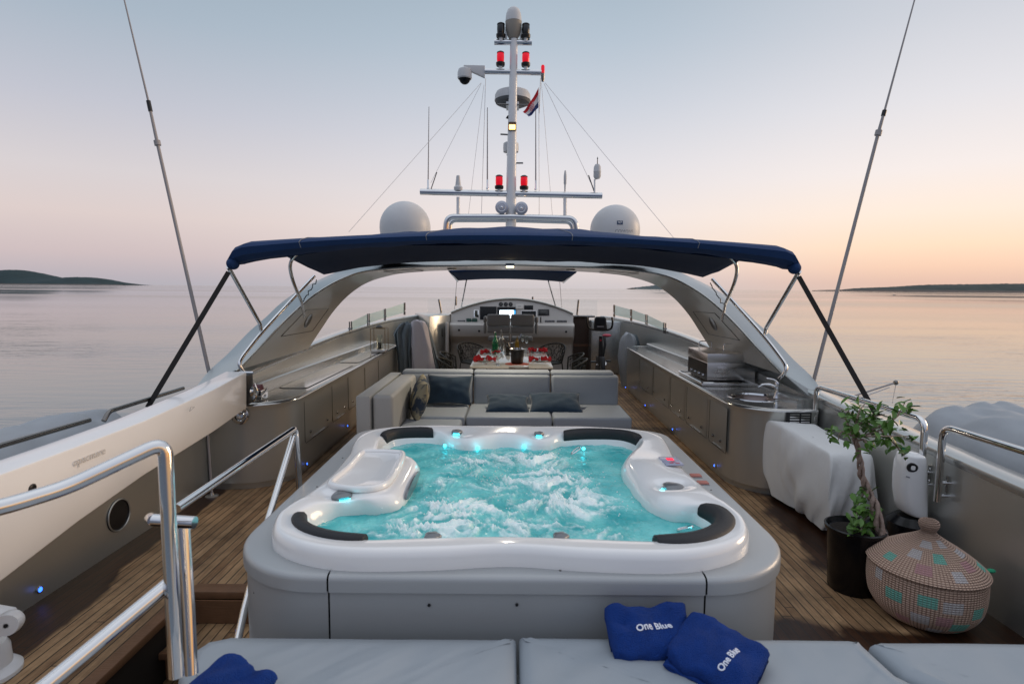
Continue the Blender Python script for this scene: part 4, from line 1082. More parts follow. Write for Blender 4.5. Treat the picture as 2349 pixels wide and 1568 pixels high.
def ensign():
    P = lambda px, py, dy=0: at(px, py, y=MY-.1+dy)
    t = thing('ensign_flag', 'red, white and blue flag hanging limp from the mast halyard', 'flag', P(1236,195))
    obj('halyard', MB().tube([P(1240,180), P(1237,260)], .006, 6), M['wire'], t)
    # hoist from (1236,200) down to (1235,246); fly droops to (1212,268)/(1199,252)
    fm = bpy.data.materials.new('flag_cloth'); fm.use_nodes = True; nt = fm.node_tree; b = nt.nodes['Principled BSDF']; b.inputs['Roughness'].default_value = .9
    uv = nt.nodes.new('ShaderNodeAttribute'); uv.attribute_name = 'fuv'; sp = nt.nodes.new('ShaderNodeSeparateXYZ'); nt.links.new(uv.outputs['Vector'], sp.inputs[0])
    r = nt.nodes.new('ShaderNodeValToRGB'); r.color_ramp.interpolation = 'CONSTANT'; e = r.color_ramp.elements
    e[0].color = (.5, .012, .02, 1); e[1].position = .34; e[1].color = (.62, .6, .6, 1); k = e.new(.68); k.color = (.02, .035, .13, 1)
    nt.links.new(sp.outputs['Y'], r.inputs[0])
    ck = nt.nodes.new('ShaderNodeTexChecker'); ck.inputs['Scale'].default_value = 16; ck.inputs['Color1'].default_value = (.5,.012,.02,1); ck.inputs['Color2'].default_value = (.65,.62,.62,1)
    nt.links.new(uv.outputs['Vector'], ck.inputs['Vector'])
    def m_(op, a, v):
        n = nt.nodes.new('ShaderNodeMath'); n.operation = op; nt.links.new(a, n.inputs[0]); n.inputs[1].default_value = v; return n.outputs[0]
    d1 = m_('LESS_THAN', m_('ABSOLUTE', m_('SUBTRACT', sp.outputs['X'], .5), 0), .16); d2 = m_('LESS_THAN', m_('ABSOLUTE', m_('SUBTRACT', sp.outputs['Y'], .5), 0), .24)
    mu = nt.nodes.new('ShaderNodeMath'); mu.operation = 'MULTIPLY'; nt.links.new(d1, mu.inputs[0]); nt.links.new(d2, mu.inputs[1])
    mx = nt.nodes.new('ShaderNodeMix'); mx.data_type = 'RGBA'; nt.links.new(mu.outputs[0], mx.inputs['Factor']); nt.links.new(r.outputs[0], mx.inputs['A']); nt.links.new(ck.outputs[0], mx.inputs['B'])
    nt.links.new(mx.outputs['Result'], b.inputs['Base Color'])
    nu, nv = 25, 15; mb = MB(); fu = []
    H0, H1 = P(1235,202), P(1235,247); F0, F1 = P(1199,256,.06), P(1213,270,-.05)
    for i in range(nu):
        for j in range(nv):
            u, v = i/(nu-1), j/(nv-1)
            p = H0.lerp(H1, v).lerp(F0.lerp(F1, v), u); sag = V(.0, .05*math.sin(u*9+v*2)*u, -.05*math.sin(u*math.pi)*(1-v)*.6)
            mb.v.append(p + sag); fu.append((u, v, 0))
    mb.f = [(i*nv+j, (i+1)*nv+j, (i+1)*nv+j+1, i*nv+j+1) for i in range(nu-1) for j in range(nv-1)]
    org = world_origin(t); me = bpy.data.meshes.new('cloth'); me.from_pydata([tuple(p-org) for p in mb.v], [], mb.f)
    a = me.attributes.new('fuv', 'FLOAT_VECTOR', 'POINT')
    a.data.foreach_set('vector', [c for f in fu for c in f]); me.materials.append(fm)
    me.polygons.foreach_set('use_smooth', [True]*len(mb.f))
    o = bpy.data.objects.new('cloth', me); COL.objects.link(o); o.parent = t
ensign()

def radome(px, ptop, pw, label, logo):
    c0 = at(px, ptop, y=9.6); r = pw/1305*9.55/2
    c = V(c0.x, 9.6, c0.z - r*.98)
    t = thing('satellite_radome', label, 'radome', (c.x, c.y, c.z-r*.9), 'white satellite domes beside the mast')
    prof = [(r*.86, -r*.85), (r*.95,-r*.5), (r, -.05)] + [(r*math.cos(a), r*math.sin(a)) for a in [math.pi/2*k/14 for k in range(15)]]
    obj('dome', MB().lathe(prof, c, 48), M['radome'], t)
    obj('pedestal', MB().lathe([(r*.5,-r*1.3),(r*.45,-r*1.0),(r*.6,-r*.86)], c, 24), M['white'], t)
    if logo:
        p = at(1421, 512, y=9.6-r*.90)
        d = V(0,-1,0)
        nrm = (p-c).normalized(); p = c + nrm*(r+.003)
        xd = V(0,0,1).cross(nrm).normalized(); yd = nrm.cross(xd)
        b_ = obj('emblem', MB().obox(p, xd*.045, yd*.030, nrm*.002), M['logo'], t)
        text_mesh('lettering', 'V7', .055, M['radome'], frame(p+nrm*.0025, xd, yd), b_, .0005, .002)
        p = at(1432, 531, y=9.6-r*.93); nrm = (p-c).normalized(); p = c + nrm*(r+.002)
        xd = V(0,0,1).cross(nrm).normalized(); yd = nrm.cross(xd)
        o = text_mesh('lettering', 'COMONE', .075, M['grey_print'], frame(p+nrm*.001, xd, yd), t, .0005)
        org = world_origin(t)
        for v in o.data.vertices:            # wrap the lettering round the dome
            w = v.co + org - c; v.co = c + w.normalized()*(r+.003) - org
radome(929, 463, 114, 'plain white satellite dome left of the mast', False)
radome(1412, 471, 112, 'white satellite dome with a small blue emblem, right of the mast', True)

def whip(pts, label):
    P = [at(px, py, y=y) for px, py, y in pts]
    t = thing('whip_antenna', label, 'antenna', P[-1], 'long whip antennas leaning outward on each side')
    n = len(P); d = P[0]-P[-1]; 
    mid = P[1]
    obj('lower_rod', MB().tube([P[-1], P[2], P[1]], [.020,.017,.014], 10), M['whip'], t)
    obj('upper_rod', MB().tube([P[1], P[0], P[0]+(P[0]-P[1])*.35], [.011,.007,.005], 8), M['whip'], t)
    obj('joint', MB().tube([P[1].lerp(P[2],-.04), P[1].lerp(P[2],.22)], .021, 10), M['black'], t)
    obj('clamp', MB().tube([P[2].lerp(P[3],-.01), P[2].lerp(P[3],.01)], .032, 10), M['whip'], t)
whip([(285,0,6.0),(341,235,6.0),(361,328,6.0),(482,865,6.0)], 'long grey whip antenna leaning outward beyond the left bulwark')
whip([(2098,0,6.0),(2029,255,6.0),(2015,305,6.0),(1866,875,6.0)], 'long grey whip antenna leaning outward beyond the right bulwark')
# ================================================================== SOFA AND PILLOWS
def cushion_box(name, x0, x1, y0, y1, z0, z1, m, parent, bev=.035, puff=.012):
    nx, ny, nz = 12, 8, 6; mb = MB()
    mb.box(x0, x1, y0, y1, z0, z1)
    return obj(name, mb, m, parent, bevel=bev, seg=4)
def sofa():
    t = thing('corner_sofa', 'pale grey vinyl corner sofa behind the hot tub', 'sofa', (0, 7.3, 0))
    obj('base', MB().box(-1.50, 1.40, 7.05, 7.86, 0, .28), M['sofa_panel'], t, bevel=.02)
    for x0, x1 in ((-1.50,-.535),(-.52,.525),(.54,1.46)):
        b = cushion_box('back_cushion', x0, x1, 7.66, 7.84, .40, .82, M['sofa'], t, .04)
        c = cushion_box('top_roll', x0-.0, x1-(.06 if x1 > 1 else 0), 7.70, 7.92, .80, .865, M['sofa'], b, .03)
    for x0, x1 in ((-1.2,-.575),(-.56,.50),(.515,1.485)):
        cushion_box('seat_cushion', x0, x1, 6.86, 7.66, .27, .425, M['sofa'], t, .035)
    obj('side_panel', MB().box(-1.70, -1.545, 6.12, 7.9, 0, .81), M['sofa_panel'], t, bevel=.012)
    cushion_box('arm_cushion', -1.525, -1.30, 6.14, 7.68, .24, .82, M['sofa_panel'], t, .045)
    cushion_box('chaise_cushion', -1.295, -.60, 6.2, 6.85, .25, .40, M['sofa'], t, .035)
    obj('chaise_base', MB().box(-1.50, -.62, 6.22, 7.04, 0, .248), M['sofa_panel'], t, bevel=.01)
sofa()
def ottoman():
    t = thing('ottoman', 'small cream topped ottoman at the corner of the sofa behind the tub', 'ottoman', (-.76, 6.42, 0))
    obj('top', MB().box(-.94, -.60, 6.0, 6.199, .40, .46), mat('cream_leather',(.50,.46,.36),.45,bump=.1), t, bevel=.02)
    obj('body', MB().box(-.93, -.61, 6.01, 6.19, 0, .399), M['sofa_panel'], t, bevel=.01)
ottoman()
def pillow(c, w, h, d, M_, label, mt):
    nu, nv = 25, 19; t = mt
    mb = MB()
    for side in (1, -1):
        vs = []
        for i in range(nu):
            for j in range(nv):
                u, v = i/(nu-1)*2-1, j/(nv-1)*2-1
                px = u*w/2*(1-.07*(1-v*v)*0 - .09*(v*v)*(0) - .10*(1-abs(v))**1*abs(u)**6*1.0); pz = v*h/2*(1-.14*(1-abs(u))*abs(v)**6)
                th = (max(0,(1-abs(u)**2.4))*max(0,(1-abs(v)**2.4)))**.55*d/2
                th += .012*MN.noise(Vector((u*3+c[0]*7, v*3, side)))*(1 if th > .01 else 0)
                vs.append(V(px, -side*th, pz))
        fs = [(i*nv+j, (i+1)*nv+j, (i+1)*nv+j+1, i*nv+j+1) for i in range(nu-1) for j in range(nv-1)]
        mb.add(vs, fs)
    mb.xf(Matrix.Translation(Vector(c)) @ M_)
    o = obj('throw_pillow', mb, mt, None, angle=100, loc=c)
    tag(o, label, 'pillow', 'throw pillows on the corner sofa'); return o
RX = lambda a: Matrix.Rotation(R(a), 4, 'X'); RY = lambda a: Matrix.Rotation(R(a), 4, 'Y'); RZ = lambda a: Matrix.Rotation(R(a), 4, 'Z')
pillow((-.83,7.52,.635), .60, .40, .20, RX(-14) @ RY(1), 'dark teal pillow standing upright in the left corner of the sofa', M['pillow'])
pm_ = mat('marbled_fabric', (.16,.155,.12), .8, var=.75, vscale=5, bump=.4, bscale=7)
_r = pm_.node_tree.nodes.new('ShaderNodeValToRGB'); _e = _r.color_ramp.elements; _e[0].position = .44; _e[0].color = (.03,.045,.07,1); _e[1].position = .56; _e[1].color = (.34,.30,.20,1)
_n = [k for k in pm_.node_tree.nodes if k.type == 'TEX_NOISE'][0]; _n.inputs['Distortion'].default_value = 1.5
pm_.node_tree.links.new(_n.outputs['Fac'], _r.inputs[0]); pm_.node_tree.links.new(_r.outputs[0], pm_.node_tree.nodes['Principled BSDF'].inputs['Base Color'])
pillow((-1.15,7.02,.63), .62, .50, .20, RZ(-76) @ RX(-16) @ RY(4), 'marbled gold and blue pillow leaning on the left arm of the sofa', pm_)
pillow((-.05,7.28,.505), .56, .36, .15, RZ(4) @ RX(-63) @ RY(3), 'dark teal pillow lying flat on the middle seat, its right corner touching its neighbour', M['pillow'])
pillow((.57,7.32,.515), .68, .40, .16, RZ(-2) @ RX(-62) @ RY(-2), 'widest dark teal pillow, lying across the joint of the two right seats', M['pillow'])

# ================================================================== DINING TABLE
def dining():
    t = thing('dining_table', 'long pale dining table laid with red napkins behind the sofa', 'table', (0, 10.4, 0))
    x0, x1, y0, y1 = -.67, .66, 9.0, 11.95
    o = [V(x0,y0,0), V(x1,y0,0), V(x1,y1-.35,0)] + [V(x1-.35+.35*math.cos(a), y1-.35+.35*math.sin(a), 0) for a in [R(90*k/8) for k in range(1,9)]] + [V(x0+.35-.35*math.sin(a), y1-.35+.35*math.cos(a), 0) for a in [R(90*k/8) for k in range(0,9)]]
    obj('tabletop', MB().prism([p+V(0,0,.715) for p in o], (0,0,.035)), M['table'], t, bevel=.008)
    for y in (9.75, 11.2):
        l = obj('pedestal', MB().lathe([(.22,0),(.21,.02),(.07,.05),(.055,.1),(.055,.68),(.16,.713)], (0,y,0), 24), M['steel'], t)
dining()
TZ = .751
def tp(px, py): return at(px, py, z=TZ)
def on_table(name, label, cat, px, py, group=None):
    c = tp(px, py); return thing(name, label, cat, c, group), c
def bottle(px, py, h, r, m, label, neck=.30):
    t, c = on_table('bottle', label, 'bottle', px, py, 'bottles on the dining table')
    obj('glass', MB().lathe([(r*.9,0),(r,.01),(r,h*.52),(r*.85,h*.62),(r*neck,h*.80),(r*neck,h*.96)], c, 18), m, t)
    obj('cap', MB().lathe([(r*neck*1.15,h*.9605),(r*neck*1.15,h),(.0001,h+.002)], c, 14), M['chrome'], t)
bottle(1136, 811, .42, .058, M['green'], 'tall green glass bottle on the dining table')
bottle(1150, 806, .42, .055, M['glassy'], 'tall clear glass bottle beside the green one')
bottle(1165, 815, .30, .042, M['darkglass'], 'small dark vinegar bottle left of the ice bucket', .22)
bottle(1186, 800, .27, .042, M['oil'], 'small amber oil bottle behind the ice bucket', .22)
t, c = on_table('ice_bucket', 'black ice bucket with a steel rim near the front of the table', 'bucket', 1186, 834)
obj('body', MB().lathe([(.085,0),(.10,.03),(.118,.235)], c, 28), M['black'], t)
obj('rim', MB().lathe([(.118,.2355),(.128,.24),(.128,.25),(.116,.252),(.105,.20),(.0001,.19)], c, 28, cap=False), M['chrome'], t)
def tumbler(px, py, label, h=.11, r=.042):
    t, c = on_table('drinking_glass', label, 'glass', px, py, 'drinking glasses on the dining table')
    obj('bowl', MB().lathe([(.0001,.004),(r*.8,.004),(r,h),(r*.95,h),(r*.74,.012),(.0001,.012)], c, 18, cap=False), M['glassy'], t)
def wineglass(px, py, label, h=.21, r=.04):
    t, c = on_table('wine_glass', label, 'glass', px, py, 'wine glasses on the dining table')
    obj('bowl', MB().lathe([(.006,h*.42),(r*.7,h*.52),(r,h*.7),(r*.8,h),(r*.75,h),(r*.93,h*.7),(r*.6,h*.54),(.0001,h*.47)], c, 18, cap=False), M['glassy'], t)
    obj('stem', MB().lathe([(r*.9,0),(r*.85,.004),(.006,.012),(.005,h*.418)], c, 14), M['glassy'], t)
tumbler(1113, 835, 'tumbler at the front left place setting'); tumbler(1124, 818, 'tumbler at the second place setting on the left')
tumbler(1216, 816, 'tumbler at the right side behind the red napkin'); 
wineglass(1143, 838, 'wine glass beside the front left napkin'); wineglass(1145, 813, 'wine glass in front of the clear bottle')
wineglass(1208, 800, 'tall wine glass at the far right of the table', .27); wineglass(1199, 797, 'tall wine glass behind the ice bucket', .30)
def place(px, py, side, label):
    c = tp(px, py)
    t = thing('plate', label[0], 'plate', c, 'plates on the dining table')
    obj('dish', MB().lathe([(.0001,.004),(.08,.004),(.135,.018),(.137,.022),(.08,.010),(.0001,.009)], c, 32, cap=False), M['gelcoat'], t)
    n = thing('napkin', label[1], 'napkin', c+V(0,0,.012), 'red napkins on the dining table')
    mb = MB(); rnd = random.Random(int(px))
    for s in (-1, 1):
        def f(u, v):
            w = .03 + .075*u
            x = s*(.02+u*.17); y = (v*2-1)*w
            return c + V(x, y + .03*MN.noise(Vector((u*3,s,px))), .030 + .07*MN.noise(Vector((u*3.1, v*3.7+px, s*3))) + .03*(1-abs(v*2-1)) + .012*math.sin(v*17+u*4))
        mb.grid(f, 10, 14)
    obj('folded_cloth', mb, M['red'], n, solid=.012, angle=80)
    obj('ring', MB().tube([c+V(.0, .026*math.cos(a), .045+.026*math.sin(a)) for a in [2*math.pi*k/14 for k in range(14)]], .012, 8, closed=True), M['chrome'], n)
    for k in (-1, 1):
        q = c + V(.0, k*.19, .004); f_ = thing('cutlery', label[2] % ('nearer' if k < 0 else 'farther'), 'cutlery', q, 'cutlery beside the plates')
        obj('handle', MB().tube([q+V(-.08,0,0), q+V(.03,0,0)], .004, 6), M['chrome'], f_); obj('head', MB().sphere(q+V(.05,0,0), .012, 8, 6, (1.8,1,.3)), M['chrome'], f_)
place(1112, 828, -1, ('plate at the front left setting', 'front left red napkin, nearest the sofa', '%s cutlery at the front left setting'))
place(1125, 811, -1, ('plate at the second setting on the left', 'second red napkin on the left, beside the bottles', '%s cutlery at the second setting on the left'))
place(1238, 828, 1, ('plate at the front right setting', 'front right red napkin, right of the ice bucket', '%s cutlery at the front right setting'))
place(1233, 808, 1, ('plate at the second setting on the right', 'second red napkin on the right, behind the front one', '%s cutlery at the second setting on the right'))
c = tp(1190, 842); t = thing('serving_plate', 'white serving plate in front of the ice bucket', 'plate', c)
obj('dish', MB().lathe([(.0001,.003),(.10,.003),(.16,.012),(.162,.015),(.10,.008),(.0001,.008)], c, 32, cap=False), M['gelcoat'], t)
c = tp(1186, 834)
o = obj('placemat', MB().lathe([(.20,-.0005),(.20,.0025),(.0001,.0025)], c+V(.0,-.02,0), 32), mat('orange_mat',(.45,.07,.02),.7), None, loc=c); tag(o, 'orange mat under the ice bucket', 'placemat')

def wire_chair(cx, cy, rot, label, proto=[None]):
    if proto[0] is None:
        t = thing('dining_chair', label, 'chair', (0,0,0), 'dark openwork chairs round the dining table')
        def shell(u, v):
            a = (u*2-1)*1.25; rr = .27 + .07*v
            return V(-rr*math.cos(a)*1.0 + .03, rr*math.sin(a)*1.05, .46 + .38*v*(1-.30*abs(u*2-1)**2))
        mb = MB(); nu, nv = 15, 6
        rnd = random.Random(5); pts = {}
        for i in range(nu):
            for j in range(nv):
                ju = 0 if i in (0, nu-1) else rnd.uniform(-.4,.4)/nu; jv = 0 if j in (0, nv-1) else rnd.uniform(-.4,.4)/nv
                mb.v.append(shell(i/(nu-1)+ju, j/(nv-1)+jv))
        for i in range(nu-1):
            for j in range(nv-1):
                a, b, c, d = i*nv+j, (i+1)*nv+j, (i+1)*nv+j+1, i*nv+j+1
                mb.f += [(a,b,c),(a,c,d)] if (i+j) % 2 else [(a,b,d),(b,c,d)]
        bk = obj('backrest', mb, M['wicker'], t, local=True, smooth=False)
        md = bk.modifiers.new('lace', 'WIREFRAME'); md.thickness = .016; md.use_even_offset = False
        ring = [shell(0,0)] + [shell(0,k/4) for k in range(1,5)] + [shell(k/14,1) for k in range(1,15)] + [shell(1,1-k/4) for k in range(1,5)]
        obj('frame_tube', MB().tube(ring, .014, 8), M['wicker'], t, local=True)
        seat = [V(.24,-.20,.44), V(.27,0,.445), V(.24,.20,.44)] + [shell(1-k/10,0)+V(0,0,-.01) for k in range(11)]
        obj('seat', MB().prism(seat, (0,0,.03)), M['wicker'], t, local=True, bevel=.006)
        for sx, sy in ((.20,-.18),(.20,.18),(-.20,-.18),(-.20,.18)):
            obj('leg', MB().tube([V(sx,sy,.44), V(sx*1.25,sy*1.15,0)], .012, 8), M['wicker'], t, local=True)
        proto[0] = t; c = t
    else: c = copy_tree(proto[0])
    c.location = (cx, cy, 0); c.rotation_euler = (0,0,R(rot)); c['label'] = label; return c
wire_chair(-.93, 9.38, 5, 'dark openwork chair on the left side of the table, nearest the sofa')
wire_chair(-.98, 10.15, -2, 'dark openwork chair in the middle of the left side of the table')
wire_chair(-.80, 11.75, -48, 'dark openwork chair at the far left corner of the table')
wire_chair(.94, 9.38, 175, 'dark openwork chair on the right side of the table, nearest the sofa')
wire_chair(.98, 10.15, 182, 'dark openwork chair in the middle of the right side of the table')
wire_chair(.78, 11.75, 228, 'dark openwork chair at the far right corner of the table')

# ================================================================== HELM
def console():
    t = thing('helm_console', 'arched pale helm console with screens and a shaded step along its front', 'console', (0, 13.6, 0))
    x0, x1 = -1.47, 1.46
    M['console'] = mat('console_paint', (.48,.46,.43), .4, .1, .3, var=.03)
    prof = [(13.52,0),(13.52,.64),(13.49,.70),(13.34,.80),(13.27,.86),(13.25,.92),(13.25,1.10),(13.26,1.13),(13.30,1.155),(13.42,1.175),(13.60,1.19)]
    mb = MB()
    def rowx(x, k): 
        e = max(0, abs(x)-1.38)/.09
        return [V(x, y + e*e*.05, z) for y, z in prof]
    xs = [x0, x0+.03, x0+.09] + [x0+.2+(x1-x0-.4)*k/10 for k in range(11)] + [x1-.09, x1-.03, x1]
    mb.loft([rowx(x, 0) for x in xs], closed=False); mb.add([V(x0,13.52,0),V(x0,14.3,0),V(x0,14.3,1.19),V(x0,13.6,1.19),V(x0,13.25,1.1),V(x0,13.25,.92),V(x0,13.5,.7)],[(0,1,2,3,4,5,6)])
    mb.add([V(x1,13.52,0),V(x1,14.3,0),V(x1,14.3,1.19),V(x1,13.6,1.19),V(x1,13.25,1.1),V(x1,13.25,.92),V(x1,13.5,.7)],[(0,1,2,3,4,5,6)])
    obj('cabinet', mb, M['console'], t, angle=30)
    ztop = lambda x: 1.40 + .345*(1-min(1,abs((x+.01)/1.47))**1.9)
    yd = lambda z: 13.60 + (z-1.19)*.45
    dash = MB(); rows = []
    for k in range(33):
        x = x0+(x1-x0)*k/32; zt = ztop(x); rows.append([V(x, yd(1.19+(zt-1.19)*j/6), 1.19+(zt-1.19)*j/6) for j in range(7)])
    dash.loft(rows, closed=False); obj('dashboard', dash, M['console'], t)
    hood = MB(); rows = []
    for k in range(33):
        x = x0+(x1-x0)*k/32; zt = ztop(x); y = yd(zt)
        rows.append([V(x,y+.01,zt-.03), V(x,y-.06,zt-.012), V(x,y-.07,zt+.006), V(x,y-.05,zt+.022), V(x,y+.35,zt+.01), V(x,y+.6,1.1)])
    hood.loft(rows, closed=False); obj('hood', hood, M['silver'], t)
    def onp(px, py, h=0):
        # point on the sloping dash: intersect the view ray with y = 13.6 + (z-1.19)*.45
        d = ray(px, py); # CAMZ + d.z*s = z ; d.y*s = y
        s = (13.6 + (CAMZ-1.19)*.45) / (d.y - .45*d.z)
        return V(0,0,CAMZ) + d*s + V(0,-.91,.41)*h
    def plate(name, x0, y0, x1, y1, m, h=.012, parent=None, base=0.0):
        q = [onp(x0,y1), onp(x1,y1), onp(x1,y0), onp(x0,y0)]; n = V(0,-.91,.41)
        return obj(name, MB().prism([p+n*base for p in q], n*h), m, parent or t, bevel=.004)
    a = plate('display_bay', 1101, 703, 1139, 733, M['screen_dark'])
    a = plate('display_bay', 1140.5, 704, 1184, 733, M['screen_dark']); 
    plate('lit_screen', 1146, 711.6, 1178.5, 730, M['screen'], .002, a, .0125); plate('icon_strip', 1179.2, 711.6, 1182.5, 722, mat('blue_icons',(.02,.2,.5),.3,emit=(.05,.4,.9),estr=1.2), .002, a, .0125)
    plate('notice_card', 1183, 697.5, 1201, 709, mat('card_white',(.62,.60,.56),.6), .01, None, .014)
    plate('notice_line', 1188.5, 702.6, 1195.5, 703.8, M['grey_print'], .001, None, .0245)
    plate('radio', 1202.5, 700.5, 1223, 710, M['screen_dark'])
    a = plate('recess_frame', 1195, 712, 1231, 728, M['white'], .01); plate('recess', 1196.5, 713.5, 1229.5, 726, M['screen_dark'], .003, a, .0105)
    a = plate('radar_display', 1234.5, 709.5, 1260, 723.5, M['black'], .02); plate('glass', 1239, 712, 1256, 721, mat('display_grey',(.05,.05,.048),.2), .002, a, .0205)
    a = plate('breaker_panel', 1087, 711, 1098, 727.5, M['chrome'], .01); plate('face', 1089, 712, 1096, 726, mat('olive_face',(.03,.032,.02),.3), .004, a, .0105)
    for px in (1149, 1160.3, 1171.3):
        c = onp(px, 698); o = obj('gauge', MB().lathe([(.052,0),(.052,.015),(.044,.018),(.043,.012),(.0001,.012)], c, 24, (0,-.91,.41)), M['black'], t)
        obj('needle', MB().tube([c+V(0,-.014,.006), c+V(.02,-.014,.03)], .002, 4), M['white'], o)
    for a_, b_ in ((1050,1067),(1250,1272),(1277.5,1300)): 
        o = plate('switch_panel', a_, 735, b_, 741, M['black'], .02)
        for k in range(6): 
            x = a_+1.5+(b_-a_-3)*k/6; plate('switch', x, 736.6, x+(b_-a_)/11, 738.6, M['grey_print'], .004, o, .0205)
    for a_, b_ in ((1070,1081.5),(1083,1095)): plate('instrument_box', a_, 731.5, b_, 739.5, mat('green_box',(.01,.05,.035),.4), .05)
    c = onp(1240, 741)
    th = obj('throttle', MB().box(c.x-.05,c.x+.05,c.y-.12,c.y-.02,c.z-.02,c.z+.02), M['black'], t, bevel=.01)
    obj('lever', MB().tube([c+V(0,-.07,0), c+V(0,-.06,.15)], .016, 10), M['black'], th)
    for px, py in ((1053,756.6),(1099,759),(1298.7,760.6)):
        p = at(px, py, y=13.25); obj('cabinet_lock', MB().lathe([(.026,0),(.026,.006),(.018,.012),(.0001,.013)], V(p.x,13.25,p.z), 18, (0,-1,0)), M['black'], t)
    obj('lower_door', MB().tube(fillet([V(-.95,13.515,.05),V(-.95,13.515,.56),V(.95,13.515,.56),V(.95,13.515,.05)],.06,4), .005, 6), M['black'], t)
console()
def walls():
    p0, p1 = at(985, 720, y=12.9), at(1036, 720, y=13.2)
    t = thing('partition', 'grey side wall standing left of the helm console', 'wall', (-1.7, 13, 0))
    obj('panel', MB().prism([V(-1.87,12.8,0), V(-1.49,13.35,0), V(-1.49,14.3,0), V(-2.45,14.3,0)], (0,0,1.36)), M['silver'], t, bevel=.03)
    obj('corner_trim', MB().prism([V(-1.54,13.06,0), V(-1.475,13.06,0), V(-1.475,13.26,0), V(-1.54,13.26,0)], (0,0,1.20)), M['console'], t, bevel=.03)
    obj('grab_handle', MB().tube(fillet([V(-1.60,13.05,1.06), V(-1.60,12.98,1.06), V(-1.60,12.98,.88), V(-1.60,13.05,.88)], .03), .012, 8), M['black'], t)
    t = thing('partition', 'grey side wall standing right of the helm console behind the exercise bike', 'wall', (2.1, 13.6, 0))
    obj('panel', MB().prism([V(1.86,13.3,0), V(2.55,13.2,0), V(2.6,14.4,0), V(1.86,14.4,0)], (0,0,1.24)), M['silver_top'], t, bevel=.03)
    obj('doorway', MB().box(1.48, 1.858, 13.75, 13.8, 0, 1.30), mat('dark_wood',(.045,.026,.018),.5,var=.2), t)
    obj('door_lintel', MB().box(1.48, 2.0, 13.7, 14.2, 1.301, 1.345), M['dark_metal'], t, bevel=.01)
    obj('door_band', MB().box(1.49, 1.85, 13.742, 13.749, .60, .66), mat('warm_wood',(.12,.06,.035),.4), t)
walls()
def helm_seat():
    t = thing('helm_chair', 'double helm chair with two grey padded backs on one pedestal', 'seat', (-.02, 12.7, 0))
    for a, b in ((1117,1170.3),(1172,1226)):
        l = at(a, 720.5, y=12.6); r = at(b, 720.5, y=12.6); m = at(a, 748.5, y=12.6).z; bo = at(a, 763.5, y=12.6).z
        cushion_box('backrest', l.x, r.x, 12.6, 12.72, m+.004, l.z, M['seat'], t, .045)
        cushion_box('lumbar_pad', l.x+.01, r.x-.005, 12.6, 12.73, bo, m-.002, M['seat'], t, .03)
        cushion_box('seat_pad', l.x+.02, r.x-.02, 12.75, 13.1, .80, .90, M['seat'], t, .03)
    for px in (1112.5, 1231):
        p = at(px, 727, y=12.65)
        cushion_box('armrest', p.x-.035, p.x+.035, 12.62, 13.0, 1.22, 1.36, M['seat'], t, .03); cushion_box('arm_side', p.x-.03, p.x+.03, 12.63, 12.9, .98, 1.215, M['seat'], t, .025)
    p = V(-.02, 12.85, 0)
    obj('pedestal', MB().lathe([(.22,0),(.2,.03),(.05,.06),(.045,.75),(.12,.80)], p, 24), M['chrome'], t)
    q = at(1172, 792, y=12.55); 
    obj('footrest', MB().tube(spline([at(1150,765,y=12.5), at(1158,781,y=12.5), at(1172,787,y=12.5), at(1188,781,y=12.5), at(1196,765,y=12.5)],5), .012, 8), M['chrome'], t)
    obj('footrest_stem', MB().tube([at(1171,766,y=12.5), at(1171,786,y=12.5)], .016, 8), M['chrome'], t)
helm_seat()

# windscreens
def post(px, pt, pb, y, label, r=.016):
    t = thing('windscreen_post', label, 'post', at(px[1], pb, y=y), 'slanted windscreen posts ahead of the helm')
    obj('rod', MB().tube([at(px[1], pb+6, y=y), at(px[0], pt, y=y)], r*1.5, 10), M['dark_metal'], t)
    obj('end_cap', MB().sphere(at(px[0], pt, y=y), r*1.6, 10, 8), M['dark_metal'], t)
post((1007,1014), 688, 719, 14.6, 'leftmost slanted post of the front windscreen'); post((1046,1046), 681, 694, 15.0, 'short post behind the left of the helm hood')
post((1222,1222), 682, 695, 15.0, 'short post behind the right of the helm hood'); post((1327,1323), 689, 720, 14.6, 'rightmost slanted post of the front windscreen')
def front_screen():
    t = thing('front_windscreen', 'faint clear windscreen curving ahead of the helm', 'windscreen', (0, 15, 1.2))
    P = spline([V(-2.2,14.7,0), V(-1.4,15.0,0), V(0,15.2,0), V(1.4,15.0,0), V(2.2,14.7,0)], 8)
    obj('pane', MB().loft([[p+V(0,0,1.2) for p in P],[p+V(0,.10,1.70) for p in P]], closed=False), mat('clear_screen', (.78,.87,.86), .03, alpha=.09, spec=.8), t, solid=.01)
    obj('foot', MB().loft([[p+V(0,-.03,1.18) for p in P],[p+V(0,-.03,1.22) for p in P],[p+V(0,.03,1.22) for p in P]], closed=False), M['silver'], t)
front_screen()
